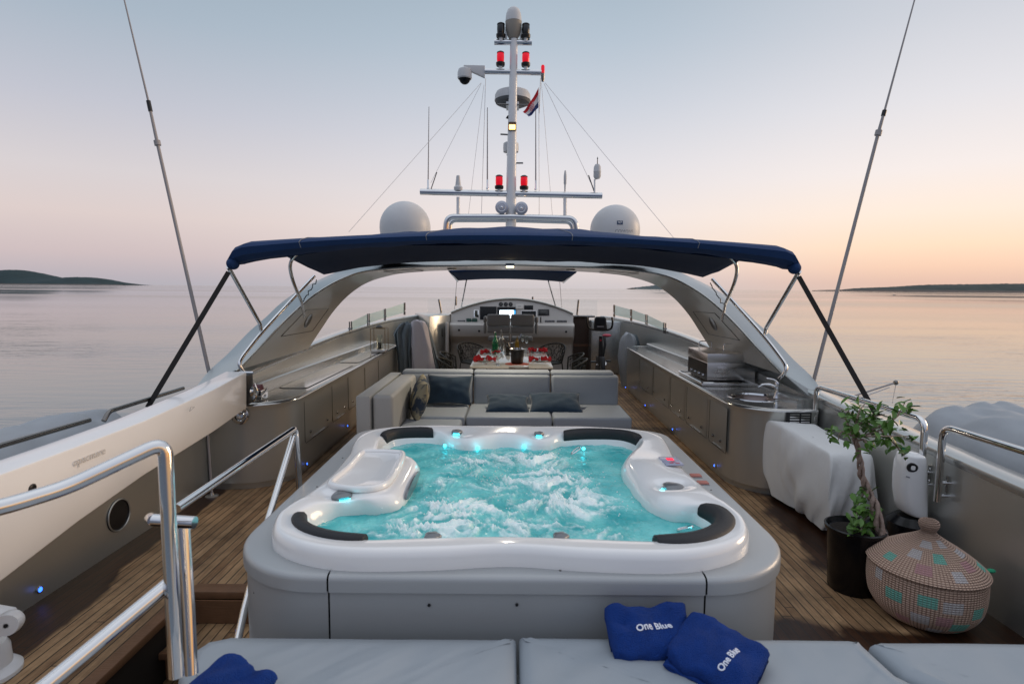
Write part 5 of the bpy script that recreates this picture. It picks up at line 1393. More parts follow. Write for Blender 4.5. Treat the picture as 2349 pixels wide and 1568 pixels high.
def side_screen(s, posts, label):
    # posts: (px, ptop, pbottom); each stands on the bulwark cap
    t = None; tops = []; bots = []
    for px, pt, pb in posts:
        # find y on the bulwark curve whose projection matches px
        P = PL if s < 0 else PR; best = None
        for p in P:
            d = (Matrix.Rotation(0,4,'X') @ p) - V(0,0,CAMZ)
            u = d.x/d.y*1305
            e = abs(u - (px-1174.5))
            if best is None or e < best[0]: best = (e, p)
        p = best[1]; bots.append(at(px, pb, y=p.y)); tops.append(at(px, pt, y=p.y))
    t = thing('side_windscreen', label, 'windscreen', bots[0], 'glass wind screens on the bulwarks')
    for i, (a, b) in enumerate(zip(bots, tops)):
        for k in (-1, 1):
            obj('post', MB().tube([a+V(0, k*.06, -.03), b+V(0,k*.06,0)], .012, 8), M['dark_metal'], t)
        pc = obj('clamp', MB().box(a.x-.02,a.x+.02,a.y-.07,a.y+.07,a.z+.05,a.z+.08), M['chrome'], t)
    for i in range(len(bots)-1):
        a, b, c, d = bots[i], bots[i+1], tops[i+1], tops[i]
        dy = V(0, .09 if b.y > a.y else -.09, 0)
        obj('pane', MB().prism([a+dy+V(0,0,.02), b-dy+V(0,0,.02), c-dy+V(0,0,-.01), d+dy+V(0,0,-.01)], (s*.008,0,0)), M['tint'], t)
side_screen(1, ((1409,699,724),(1448,709,733),(1483,721,743),(1525,740,761)), 'row of greenish glass wind panels on the right bulwark')
side_screen(-1, ((804,737,761),(845,719,744),(883,708,731),(928,694,719)), 'row of greenish glass wind panels on the left bulwark')

# ================================================================== BIKE, COVERS, LANTERN
def bike():
    Y = 11.3; P = lambda px, py, dy=0: at(px, py, y=Y+dy)
    c = P(1378, 840)
    t = thing('exercise_bike', 'black upright exercise bike standing right of the dining table', 'exercise bike', (c.x, Y, 0))
    x = c.x
    obj('frame', MB().tube([V(x,Y,.35), P(1378,800), P(1378,770)], [.05,.045,.035], 12), M['black'], t)
    obj('seat_post', MB().tube([V(x+.06,Y+.5,.3), P(1388,790,.4), P(1386,772,.5)], .03, 10), M['black'], t)
    obj('body', MB().prism([V(x-.05,Y-.25,.25),V(x-.05,Y+.45,.25),V(x-.05,Y+.35,.62),V(x-.05,Y-.1,.66)], (.12,0,0)), M['black'], t, bevel=.03)
    for s in (-1, 1): obj('foot_bar', MB().tube([V(x-.26,Y+s*.5,.05), V(x+.26,Y+s*.5,.05)], .035, 10), M['black'], t)
    obj('base_beam', MB().box(x-.04,x+.04,Y-.5,Y+.5,.05,.12), M['black'], t)
    obj('handlebar', MB().tube(spline([P(1346,727,-.15), P(1347,740,-.15), P(1351,752,-.12), P(1362,756,-.05), P(1378,757), P(1395,756,-.05), P(1403,751,-.12), P(1405,740,-.15), P(1404,727,-.15)],5), .020, 10), M['black'], t)
    m = obj('monitor', MB().prism([P(1362,757,-.06), P(1393,757,-.06), P(1391,731,-.02), P(1387,726,-.02), P(1368,726,-.02), P(1364,731,-.02)], (0,.07,0)), M['black'], t, bevel=.012)
    obj('display', MB().prism([P(1366,745,-.075), P(1389,745,-.075), P(1388,730,-.05), P(1368,730,-.05)], (0,.002,0)), M['screen_dark'], m)
    obj('button_row', MB().prism([P(1370,750,-.08), P(1385,750,-.08), P(1385,747.5,-.08), P(1370,747.5,-.08)], (0,.002,0)), M['grey_print'], m)
    obj('saddle', MB().sphere(P(1392,769,.6), .10, 16, 10, (.95,1.3,.33)), mat('red_saddle',(.40,.01,.04),.5), t)
    obj('knob', MB().sphere(P(1378,780,-.02), .025, 10, 8), mat('red_knob',(.35,.01,.03),.4), t)
    for s in (-1, 1):
        obj('crank', MB().tube([V(x,Y,.48), V(x+s*.10,Y,.48), V(x+s*.12,Y+s*.08,.55)], .012, 8), M['chrome'], t)
        obj('pedal', MB().box(x+s*.16-.05,x+s*.16+.05,Y+s*.08-.05,Y+s*.08+.05,.535,.565), M['black'], t, bevel=.008)
bike()
def drape(name, label, cat, outline, y, thick, m, folds=9, amp=.02, seed=1):
    # hanging cloth: outline of (left px, right px, py) rows from top to bottom with real thickness
    rings = []
    for k, (xl, xr, py) in enumerate(outline):
        l, r = at(xl, py, y=y), at(xr, py, y=y); n = 40; ring = []
        cx, rx = (l.x+r.x)/2, (r.x-l.x)/2
        for i in range(n):
            a = 2*math.pi*i/n
            w = amp*min(1, k/2)*(abs(math.sin(a*folds*.5 + seed*k*.10))**.7*2-1) + amp*.6*MN.noise(Vector((a*2, k*.5, seed)))
            qn = MN.noise(Vector((math.cos(a)*1.3+seed*3, math.sin(a)*1.3, k*.9)))
            ring.append(V(cx + (rx)*(1+.30*qn)*math.copysign(abs(math.cos(a))**.8, math.cos(a)) + .02*MN.noise(Vector((a*3,k*1.3,seed))), y + (thick+w)*math.copysign(abs(math.sin(a))**.7, math.sin(a)), l.z + .05*MN.noise(Vector((math.cos(a)*2+seed, math.sin(a)*2, 3)))))
        rings.append(ring)
    mb = MB(); mb.loft(rings, closed=True, cap0=True, cap1=True)
    o = obj(name, mb, m, None, angle=70, loc=tuple(rings[-1][0])); tag(o, label, cat); return o
drape('draped_robe', 'dark grey blue towelling cloth draped over a post beside the left counter', 'cloth',
      [(924,946,740),(916,952,744),(910,954,752),(905,953,765),(909,951,785),(912,950,810),(914,950,845),(916,950,900)], 11.0, .13, M['cover_dark'], 11, .055)
drape('covered_board', 'tall pale fabric panel standing left of the dining table', 'cover',
      [(948,966,735),(944,974,738),(942,980,750),(943,984,770),(945,990,800),(946,996,850),(947,998,900)], 10.9, .09, M['cover_pale'], 5, .015)
drape('draped_robe', 'narrow dark grey cloth hanging behind the tall pale panel', 'cloth',
      [(962,974,737),(966,979,744),(972,988,765),(980,1000,800),(984,1008,835),(984,1008,900)], 11.2, .08, M['cover_dark'], 9, .035, 3)
drape('rolled_cover', 'pale grey padded roll standing at the far end of the right counter', 'cover',
      [(1436,1446,764),(1428,1456,770),(1423,1460,785),(1421,1460,815),(1423,1458,850),(1427,1455,900)], 11.6, .15, M['cover'], 4, .012)
drape('rolled_cover', 'darker grey padded roll half hidden behind the pale one', 'cover',
      [(1444,1458,767),(1440,1464,775),(1440,1468,795),(1440,1466,850),(1440,1464,900)], 11.9, .12, M['cover_dark'], 4, .012)
def lantern():
    c0 = at(868, 797, z=ZT+.075); y = c0.y
    P = lambda px, py, dy=0: at(px, py, y=y+dy)
    w = .125; zb = ZT+.003; zt = P(868,752).z; x = c0.x+.02; yy = y
    t = thing('lantern', 'square brass lantern with a smoked candle glass on the left counter', 'lantern', (x, yy, ZT))
    obj('base', MB().box(x-w, x+w, yy-w, yy+w, zb, zb+.035), M['steel'], t, bevel=.006)
    for i in (-1, 1):
        for j in (-1, 1): obj('corner_rod', MB().tube([V(x+i*w,yy+j*w,zb+.03), V(x+i*w,yy+j*w,zt)], .006, 6), mat('brass_dark',(.20,.15,.09),.3,.9) if (i,j)==(-1,-1) else bpy.data.materials['brass_dark'], t)
    obj('top_frame', MB().tube([V(x-w,yy-w,zt), V(x+w,yy-w,zt), V(x+w,yy+w,zt), V(x-w,yy+w,zt)], .007, 6, closed=True), bpy.data.materials['brass_dark'], t)
    obj('roof_cap', MB().lathe([(.06,0),(.06,.02),(.02,.05),(.0001,.055)], V(x,yy,zt), 16), M['black'], t)
    obj('candle_glass', MB().lathe([(.045,0),(.05,.02),(.05,.26),(.045,.26),(.044,.02),(.0001,.012)], V(x,yy,zb+.036), 20, cap=False), M['glassy'], t)
    obj('candle', MB().lathe([(.028,0),(.028,.12),(.0001,.123)], V(x,yy,zb+.049), 16), M['darkglass'], t)
lantern()
def winch():
    p = at(585, 915, z=ZT); x, y = p.x, p.y
    t = thing('counter_winch', 'small chrome winch with a dark red drum on the near end of the left counter', 'winch', (x, y, ZT))
    obj('housing', MB().box(x-.02, x+.10, y-.075, y+.075, ZT+.002, ZT+.10), M['chrome'], t, bevel=.008)
    obj('side_plate', MB().prism([V(x-.045,y-.085,ZT+.002),V(x-.045,y+.02,ZT+.002),V(x-.045,y+.02,ZT+.09),V(x-.045,y-.01,ZT+.12),V(x-.045,y-.055,ZT+.12),V(x-.045,y-.085,ZT+.09)],(.022,0,0)), M['chrome'], t, bevel=.006)
    obj('drum', MB().lathe([(.045,-.05),(.045,.045)], V(x+.03,y-.01,ZT+.108), 24, (1,0,0)), mat('red_drum',(.10,.012,.02),.35), t)
    for k in range(6): obj('drum_bolt', MB().sphere(V(x-.01+.016*k, y-.058, ZT+.115), .0055, 8, 6), M['chrome'], t)
winch()
# ================================================================== FOREGROUND
def boom():
    # square white crane boom lying fore-and-aft above the left bulwark
    t = thing('crane_boom', 'long white crane boom running along the left bulwark from the near corner', 'crane', (-2.6, 4, .7))
    # far end face (y about 5.4) and near end: x right face, top edges and bottom edge taken from the photo
    far = dict(tr=at(556,852,y=5.35), br=at(541,943,y=5.30), tl=at(520,852,y=5.5))
    rows = []
    for px, pt, pb, pl, y in ((566,852,936,520,5.30),(490,893,990,440,4.55),(330,965,1090,270,3.55),(180,1022,1196,105,2.98),(0,1088,1335,-90,2.50),(-260,1185,1535,-370,2.02)):
        tr = at(px, pt, y=y); br = at(px, pb, y=y)
        rows.append([tr, br, V(br.x-.20, y, br.z), V(tr.x-.20, y, tr.z)])
    mb = MB(); mb.loft(rows, closed=True, cap0=True, cap1=True)
    obj('beam', mb, M['white'], t, bevel=.012)
    e = rows[0]
    hd = obj('head_fitting', MB().obox((e[0]+e[1])/2+V(-.06,.05,.0), (.075,0,0), (0,.06,0), V(0,0,1)*((e[0].z-e[1].z)*.40)), M['black'], t, bevel=.01)
    obj('sheave', MB().lathe([(.05,-.015),(.035,0),(.05,.015)], (e[0]+e[1])/2+V(.03,.08,-.03), 20, (1,0,0)), M['chrome'], hd)
    obj('pin', MB().tube([e[0]+V(-.1,.07,-.02), e[0]+V(.03,.07,-.02)], .012, 8), M['chrome'], hd)
    mid = (e[0]+e[1])/2
    obj('shackle', MB().tube(spline([mid+V(.035,.09,.05), mid+V(.06,.09,-.04), mid+V(.02,.09,-.12), mid+V(-.04,.09,-.13)],4), .008, 6), M['chrome'], hd)
    # lettering on the face towards the deck
    a = rows[3]; b = rows[2]
    def onface(px, py):
        # plane through the right face between two rows
        p0, p1, p2 = rows[2][0], rows[4][0], rows[4][1]
        n = (p1-p0).cross(p2-p0).normalized(); d = ray(px, py); s = (p0-V(0,0,CAMZ)).dot(n)/d.dot(n)
        if n.x < 0: n = -n
        return V(0,0,CAMZ)+d*s, n, (p0-p1).normalized()
    p, n, xd = onface(203, 1046)
    text_mesh('lettering', 'opacmare', .062, M['faint_print'], frame(p+n*.010, xd, n.cross(xd)), t, .0005)
    p, n, xd = onface(437, 937)
    obj('maker_mark', MB().tube([p+n*.003+xd*-.02+V(0,0,-.015), p+n*.003+V(0,0,.012), p+n*.003+xd*.05+V(0,0,.004), p+n*.003+xd*-.02+V(0,0,-.015)], .0015, 4), M['grey_print'], t)
    p, n, xd = onface(73, 1119)
    obj('bolt_hole', MB().lathe([(.022,0),(.022,.006),(.016,.01),(.0001,.004)], p, 20, n), M['black'], t)
boom()
def boom_base():
    t = thing('crane_bracket', 'white bracket with a round end cap at the lower left corner', 'bracket', (-2.45, 2.35, .3))
    P = lambda px, py, y: at(px, py, y=y)
    obj('arm', MB().prism([P(-60,1372,2.75), P(42,1390,2.75), P(44,1410,2.75), P(14,1452,2.75), P(-60,1470,2.75)], (0,-.12,0)), M['white'], t, bevel=.012)
    c = P(28, 1421, 2.62)
    o = obj('end_cap', MB().lathe([(.052,.0),(.056,.03),(.05,.06),(.012,.062),(.010,.05),(.0001,.05)], c, 28, (.35,-1,.1)), M['white'], t)
    obj('pin_hole', MB().lathe([(.009,.0),(.009,.003),(.0001,.004)], c+V(.35,-1,.1).normalized()*.0615, 12, (.35,-1,.1)), M['black'], o)
    c = P(-25, 1560, 2.75); c.z = 0
    obj('base_drum', MB().lathe([(.14,0),(.14,.02),(.12,.04),(.10,.05),(.095,.14),(.08,.17)], V(c.x, 2.75, 0), 32), M['white'], t)
boom_base()
def tube_thing(name, label, cat, group, tubes, m=None):
    t = thing(name, label, cat, tubes[0][1][-1], group)
    for nm, pts, r in tubes: obj(nm, MB().tube(pts, r, 16), m or M['chrome'], t)
    return t
# stairwell handrail nearest the camera
def rail_a():
    P = lambda px, py, y: at(px, py, y=y)
    top = P(383, 1015, 1.78)
    post = [P(405,1550,1.70), P(392,1250,1.76), P(381,1022,1.78)]
    t = thing('stair_handrail', 'thick chrome handrail round the stairwell in the left foreground', 'handrail', (post[0].x, post[0].y, .4), 'chrome handrails round the staircase')
    path = fillet([post[0], P(378,1012,1.78), P(152,1118,1.60), P(0,1164,1.47), P(-140,1192,1.38)], .05, 6)
    obj('top_rail', MB().tube(path, .0225, 18), M['chrome'], t)
    obj('mid_rail', MB().tube([P(395,1330,1.76), P(100,1575,1.42), P(-60,1700,1.3)], .0215, 16), M['chrome'], t)
    obj('post', MB().tube([P(440,1545,1.80), P(432,1380,1.86), P(420,1190,1.92)], .020, 16), M['chrome'], t)
    obj('cross_bar', MB().tube([P(352,1192,1.90), P(447,1198,1.90)], .0215, 16), M['chrome'], t)
    obj('far_bar', MB().tube([P(352,1192,1.92), P(345,1188,1.95), P(366,1180,2.4)], .019, 16), M['chrome'], t)
rail_a()
def rail_b():
    P = lambda px, py, x: at(px, py, x=x)
    t = thing('stair_handrail', 'slim chrome handrail sloping down between the hot tub and the stairs', 'handrail', (-1.5, 3.9, 0), 'chrome handrails round the staircase')
    a = P(677,982,-1.46)
    obj('top_rail', MB().tube(fillet([P(405,1166,-1.52), a, V(a.x-.0, a.y+.05, .6), V(a.x, a.y+.06, 0)], .04, 6), .021, 16), M['chrome'], t)
    lo = V(-1.34, 2.0, -.55)
    a2 = a + V(0,-.04,-.05)
    d = at(545,1468,x=-1.345); 
    obj('sloping_rail', MB().tube([a2, at(615,1190,x=-1.42), at(560,1400,x=-1.36), d, d+(d-at(615,1190,x=-1.42))*.4], .020, 16), M['chrome'], t)
rail_b()
# thin post with a ring foot by the left counter
p0, p1 = at(471,968,y=5.25), at(486,1128,y=5.25)
t = thing('boat_hook_pole', 'thin pale pole standing on the teak deck beside the left counter', 'pole', (p1.x, 5.25, 0))
obj('pole', MB().tube([V(p1.x-.02,5.25,.86), V(p1.x,5.25,.015)], .011, 8), M['whip'], t)
obj('foot', MB().lathe([(.06,0),(.06,.01),(.02,.02),(.015,.04)], V(p1.x,5.25,.001), 20), M['steel'], t)

# right bulwark rails
def rail_r(pts, label, foot):
    t = thing('guard_rail', label, 'rail', pts[-1], 'chrome guard rails on the right bulwark')
    obj('rail', MB().tube(fillet(pts, .09, 8), .0225, 16), M['chrome'], t)
    for f in foot:
        b = obj('bracket', MB().tube([f, f+V(.07,0,0)], .012, 8), M['chrome'], t)
        obj('bracket_bar', MB().tube([f+V(.058,-.0,.05), f+V(.058,0,-.07)], .010, 8), M['chrome'], b)
        obj('bracket', MB().tube([f+V(0,0,-.09), f+V(.07,0,-.09)], .012, 8), M['chrome'], t)
X = 2.92
p1, p2 = at(1873,888,x=X), at(2122,968,x=X); l1 = at(2130,1140,x=X)
rail_r([V(X,p1.y,.40), V(X,p1.y,1.085), V(X,p2.y,1.095), V(X,p2.y,.57)], 'long chrome guard rail behind the leafy potted tree', [V(X,p2.y,.72)])
p3 = at(2163,985,x=X)
rail_r([V(X,p3.y,.57), V(X,p3.y,1.09), V(X,1.2,1.12), V(X,1.2,.6)], 'chrome guard rail at the right edge above the basket', [V(X,p3.y,.70)])

# outboard: covered tenders and a folded rail
def hump(name, label, cat, pts, m, seed=1):
    # pts: centre line (x, y, ztop, half width); hangs down outboard
    t = []
    rings = []
    P = []
    for i in range(len(pts)-1):
        for k in range(14): 
            u = k/14; P.append(tuple(a+(b-a)*u for a, b in zip(pts[i], pts[i+1])))
    P.append(pts[-1])
    for q, (x, y, z, w) in enumerate(P):
        ring = []
        for k in range(37):
            a = math.pi*k/36; dx = math.cos(a)*w; dz = math.sin(a)**.55
            n_ = MN.noise(Vector((dx*3, y*2.2, seed)))*.08 + abs(MN.noise(Vector((dx*4+y*3, y*1.2-dx*5, seed))))*.07 + MN.noise(Vector((dx*9, y*5, seed)))*.015
            ring.append(V(x+dx, y, z - .55 + .55*dz + n_*dz))
        ring = [V(x+w,y,z-1.6)] + ring + [V(x-w,y,z-1.6)]
        rings.append(ring)
    mb = MB(); mb.loft(rings, closed=True, cap0=True, cap1=True)
    o = obj(name, mb, m, None, angle=60, loc=(P[0][0], P[0][1], P[0][2]-1.6)); tag(o, label, cat, 'cloth covered shapes outside the bulwarks')
hump('covered_tender', 'grey cloth covered hump outside the right bulwark', 'cover', [(3.95,5.15,.80,.30),(3.95,5.0,.93,.42),(3.92,4.75,1.03,.5),(3.95,4.2,1.04,.55),(4.0,3.6,1.02,.55),(4.0,2.6,.98,.55),(4.0,1.5,.9,.5)], M['cover'], 4)
hump('covered_tender', 'pale grey cloth covered hump outside the left bulwark', 'cover', [(-3.75,5.35,.70,.2),(-3.75,5.1,.85,.32),(-3.78,4.7,.90,.42),(-3.9,4.2,.88,.45),(-4.0,3.5,.83,.45),(-4.0,2.5,.75,.45),(-4,1.5,.7,.4)], M['cover'], 9)
t = thing('outboard_rail', 'dark steel rail outside the left bulwark behind the white boom', 'rail', at(240,945,x=-3.12), None)
obj('rail', MB().tube([at(-60,1045,x=-3.12), at(0,1022,x=-3.12), at(205,963,x=-3.12)], .018, 12), M['dark_metal'], t)
obj('rail', MB().tube(fillet([at(238,965,x=-3.12), at(250,943,x=-3.12), at(420,890,x=-3.12)], .05), .018, 12), M['dark_metal'], t)
t = thing('folded_davit', 'thin folded davit with a cord reaching out over the water on the right', 'davit', at(1930,922,x=3.2))
Y = 6.2; Q = lambda px, py: at(px, py, y=Y)
obj('arm', MB().tube([Q(1905,925), Q(2055,877)], .010, 8), M['whip'], t); obj('brace', MB().tube([Q(1925,930), Q(2040,888)], .006, 6), M['wire'], t)
obj('pulley', MB().sphere(Q(2055,877), .028, 10, 8), M['dark_metal'], t); obj('cord', MB().tube([Q(2055,880), Q(2047,925)], .004, 6), M['wire'], t)

# ------------------------------------------------------------------ covered box on the right
def covered_box():
    z = .70
    C = [(2.46,5.42),(2.88,5.30),(2.90,4.42),(2.53,4.40)]      # far-left, far-right, near-right, near-left on deck
    rings = []
    n = 26
    def loop(k, off, zz, wav):
        pts = []
        for i in range(4):
            a, b = C[i], C[(i+1)%4]
            for j in range(n):
                u = j/n; x = a[0]+(b[0]-a[0])*u; y = a[1]+(b[1]-a[1])*u
                cxx, cyy = 2.64, 4.88; dx, dy = x-cxx, y-cyy; L_ = math.hypot(dx, dy)
                s_ = off + .95*wav*(MN.noise(Vector((i*3+u*5+zz*2.5, zz*1.6, 2)))*1.9 + .8*abs(MN.noise(Vector((i*7+u*11-zz*7, zz*2, 6)))) - .2)
                corner = 4*abs(u-.5)**2*abs(u-.5)*2
                pts.append(V(cxx+dx*(1+s_/L_), cyy+dy*(1+s_/L_), zz))
        return pts
    for zz, off, wav in ((.04,-.10,.05),(.06,-.08,.06),(.12,-.04,.06),(.19,-.0,.06),(.27,.03,.055),(.35,.045,.05),(.43,.045,.045),(.51,.04,.035),(.58,.025,.025),(.64,.005,.018),(.675,-.012,.010),(.70,-.035,.006),(.71,-.07,.004)):
        rings.append(loop(0, off, zz, wav))
    for f in (.75,.5,.25,.02):
        r = []
        for p in rings[12]:
            x = 2.64+(p.x-2.64)*f; y = 4.88+(p.y-4.88)*f
            r.append(V(x, y, .712 + .02*MN.noise(Vector((x*4,y*3,5)))))
        rings.append(r)
    # top slopes: higher towards the far end
    for r in rings:
        for p in r:
            k = p.z/.7; p.z += k*.05*(p.y-4.4)/1.0
            if p.y < 4.45 and p.z < .1: pass
    mb = MB(); mb.loft(rings, closed=True)
    o = obj('covered_box', mb, M['cover_white'], None, angle=50, loc=(2.64,4.88,0), subsurf=1)
    tag(o, 'box shaped deck seat under a wrinkled pale grey cloth cover', 'cover')
    t = thing('box_stand', 'short steel legs carrying the cloth covered box', 'stand', (2.6,4.6,0))
    bpy.data.objects.remove(t)
covered_box()

# ------------------------------------------------------------------ potted tree
def potted_tree():
    px_, py_ = 2.31, 3.68
    t = thing('potted_tree', 'bonsai like tree with a twisted pale trunk in a shiny black pot', 'plant', (px_, py_, 0))
    c = V(px_, py_, 0)
    obj('pot', MB().lathe([(.14,0),(.145,.01),(.165,.40),(.18,.405),(.185,.43),(.172,.435),(.155,.40),(.0001,.39)], c, 40, cap=False), M['pot'], t)
    obj('soil', MB().lathe([(.154,.398),(.10,.41),(.0001,.415)], c, 24, cap=False), mat('soil',(.02,.014,.01),.95,bump=.8,bscale=60), t)
    P = lambda px, py, dy=0: at(px, py, y=py_+dy)
    tr = spline([P(2035,1265,-.12), P(2018,1205,-.1), P(2003,1150,-.05), P(1988,1120), P(1975,1080), P(1972,1050), P(1962,1010), P(1955,985)], 7)
    m = len(tr); rad = [.050 - .032*(k/(m-1)) + .010*math.sin(k*.75) for k in range(m)]
    base = c + V(.06,-.02,.40)
    tr[0] = base
    def strand(ph, k0, r0):
        out = []; 
        for k, p in enumerate(tr): out.append(p + V(math.cos(k*.42+ph), math.sin(k*.42+ph), 0)*.024*(1-k/m*.7))
        return out, [r0*(1-.55*k/m)+.003*math.sin(k*1.1+ph) for k in range(m)]
    mb = MB()
    for ph in (0, 2.1, 4.2):
        q, r = strand(ph, 0, .0145); mb.tube(q, r, 10)
    trunk = obj('trunk', mb, M['bark'], t)
    top = tr[-1]
    tips = []
    rnd = random.Random(11)
    br = [(P(1955,985), P(1990,960,.0), P(2030,950,-.05)), (P(1958,1000), P(1930,990), P(1922,1012,-.05)), (P(1962,985), P(1970,945), P(1985,925,.05)), (P(1962,1000), P(2020,985), P(2085,930,.1)),
          (P(1962,1000,0), P(2010,1000,-.1), P(2085,1000,-.05)), (P(1965,1010), P(1985,1010,-.1), P(1990,1035,-.12)), (P(2000,985), P(2050,960), P(2075,925,.12)), (P(1955,990), P(1940,960,.1), P(1950,935,.1)),
          (P(1990,1120), P(1970,1150), P(1965,1180,-.1)), (P(2005,1160), P(1985,1190), P(1975,1215,-.1)), (P(2020,985), P(2045,1010), P(2075,1045,-.05)), (P(1960,1000), P(1975,980,.15), P(2010,965,.2))]
    for a, b, d in br:
        q = spline([a, b, d], 5); obj('branch', MB().tube(q, [.008-.005*k/(len(q)-1) for k in range(len(q))], 6), M['bark'], t)
    # leaves: one flat folded blade each, in clusters along the branches
    mb = MB()
    def leaf(p, d, up, L_, w):
        d = d.normalized(); s = d.cross(up).normalized(); n = s.cross(d)
        pts = [(0,0),(.25,.42),(.55,.5),(.85,.22),(1.0,0)]
        mid = [p + d*L_*u - n*L_*.12*u*u for u, _ in pts]
        lf = [mid[i] + s*w*pts[i][1] + n*w*.18*(1 if pts[i][1] else 0) for i in range(5)]; rt = [mid[i] - s*w*pts[i][1] + n*w*.18*(1 if pts[i][1] else 0) for i in range(5)]
        vs = mid + lf + rt
        fs = []
        for i in range(4):
            fs += [(i, i+1, 5+i+1, 5+i), (i, 10+i, 10+i+1, i+1)]
        mb.add(vs, fs)
    for bi, (a, b, d) in enumerate(br):
        q = spline([a, b, d], 6); low = bi in (8, 9)
        for k, p in enumerate(q):
            if k < 4 and not low: continue
            for _ in range(2 if not low else 3):
                dr = V(rnd.gauss(0,1), rnd.gauss(0,1), rnd.gauss(-.25,.8)); 
                L_ = rnd.uniform(.045,.085)
                pp = p + V(rnd.gauss(0,.022), rnd.gauss(0,.03), rnd.gauss(0,.018))
                leaf(pp, dr, V(rnd.gauss(0,.3), rnd.gauss(0,.3), 1), L_, L_*.5)
    for _ in range(60):
        p = P(rnd.uniform(1945,2000), rnd.uniform(1165,1235), rnd.uniform(-.15,.1))
        dr = V(rnd.gauss(0,1), rnd.gauss(0,1), rnd.gauss(.2,.7)); leaf(p, dr, V(0,0,1), rnd.uniform(.04,.075), .032)
    for _ in range(60):
        p = P(rnd.gauss(2000,36), rnd.gauss(968,20), rnd.gauss(0,.09))
        dr = V(rnd.gauss(0,1), rnd.gauss(0,1), rnd.gauss(-.2,.7)); leaf(p, dr, V(rnd.gauss(0,.3),0,1), rnd.uniform(.045,.085), .038)
    obj('foliage', mb, M['leaf'], t, angle=80)
potted_tree()

# ------------------------------------------------------------------ white scooter shell leaning on the bulwark
def scooter():
    Yc = 3.95; t = thing('water_scooter', 'white rounded water scooter standing on end against the right bulwark', 'water scooter', (2.82, Yc, 0))
    P = lambda px, py: at(px, py, y=Yc)
    rows = [(2078,2100,1035),(2068,2112,1040),(2060,2116,1060),(2056,2117,1090),(2055,2118,1120),(2058,2118,1145),(2062,2118,1165),(2075,2116,1176)]
    rings = []
    for xl, xr, py in rows:
        l, r = P(xl, py), P(xr, py); rx = (r.x-l.x)/2; cx = (l.x+r.x)/2; n = 24
        rings.append([V(cx+rx*math.copysign(abs(math.cos(a))**.75,math.cos(a)), Yc+.10*math.copysign(abs(math.sin(a))**.8,math.sin(a))*(1 if py>1038 else .6), l.z) for a in [2*math.pi*k/n for k in range(n)]])
    mb = MB(); mb.loft(rings, closed=True, cap0=True, cap1=True); obj('shell', mb, M['gelcoat'], t, bevel=.01)
    c = P(2073, 1063); obj('intake', MB().lathe([(.035,0),(.03,.006),(.0001,.0)], V(c.x-.0,Yc-.088,c.z), 24, (-.35,-1,0)), M['black'], t)
    for py in (1085,): c = P(2066, py); obj('logo_bar', MB().obox(V(c.x,Yc-.085,c.z), (.02,0,-.006), (0,.002,0), (0,0,.004)), M['grey_print'], t)
    l, r = P(2062,1176), P(2118,1176)
    obj('lower_body', MB().lathe([(.17,0),(.175,.10),(.15,l.z-.06),(.10,l.z-.012)], V((l.x+r.x)/2+.0,Yc+.0,.0), 24), M['pot'], t)
    obj('tag', MB().box(P(2068,1030).x, P(2080,1030).x, Yc, Yc+.01, P(2068,1040).z, P(2068,1025).z), mat('green_tag',(.0,.2,.10),.6), t)
scooter()

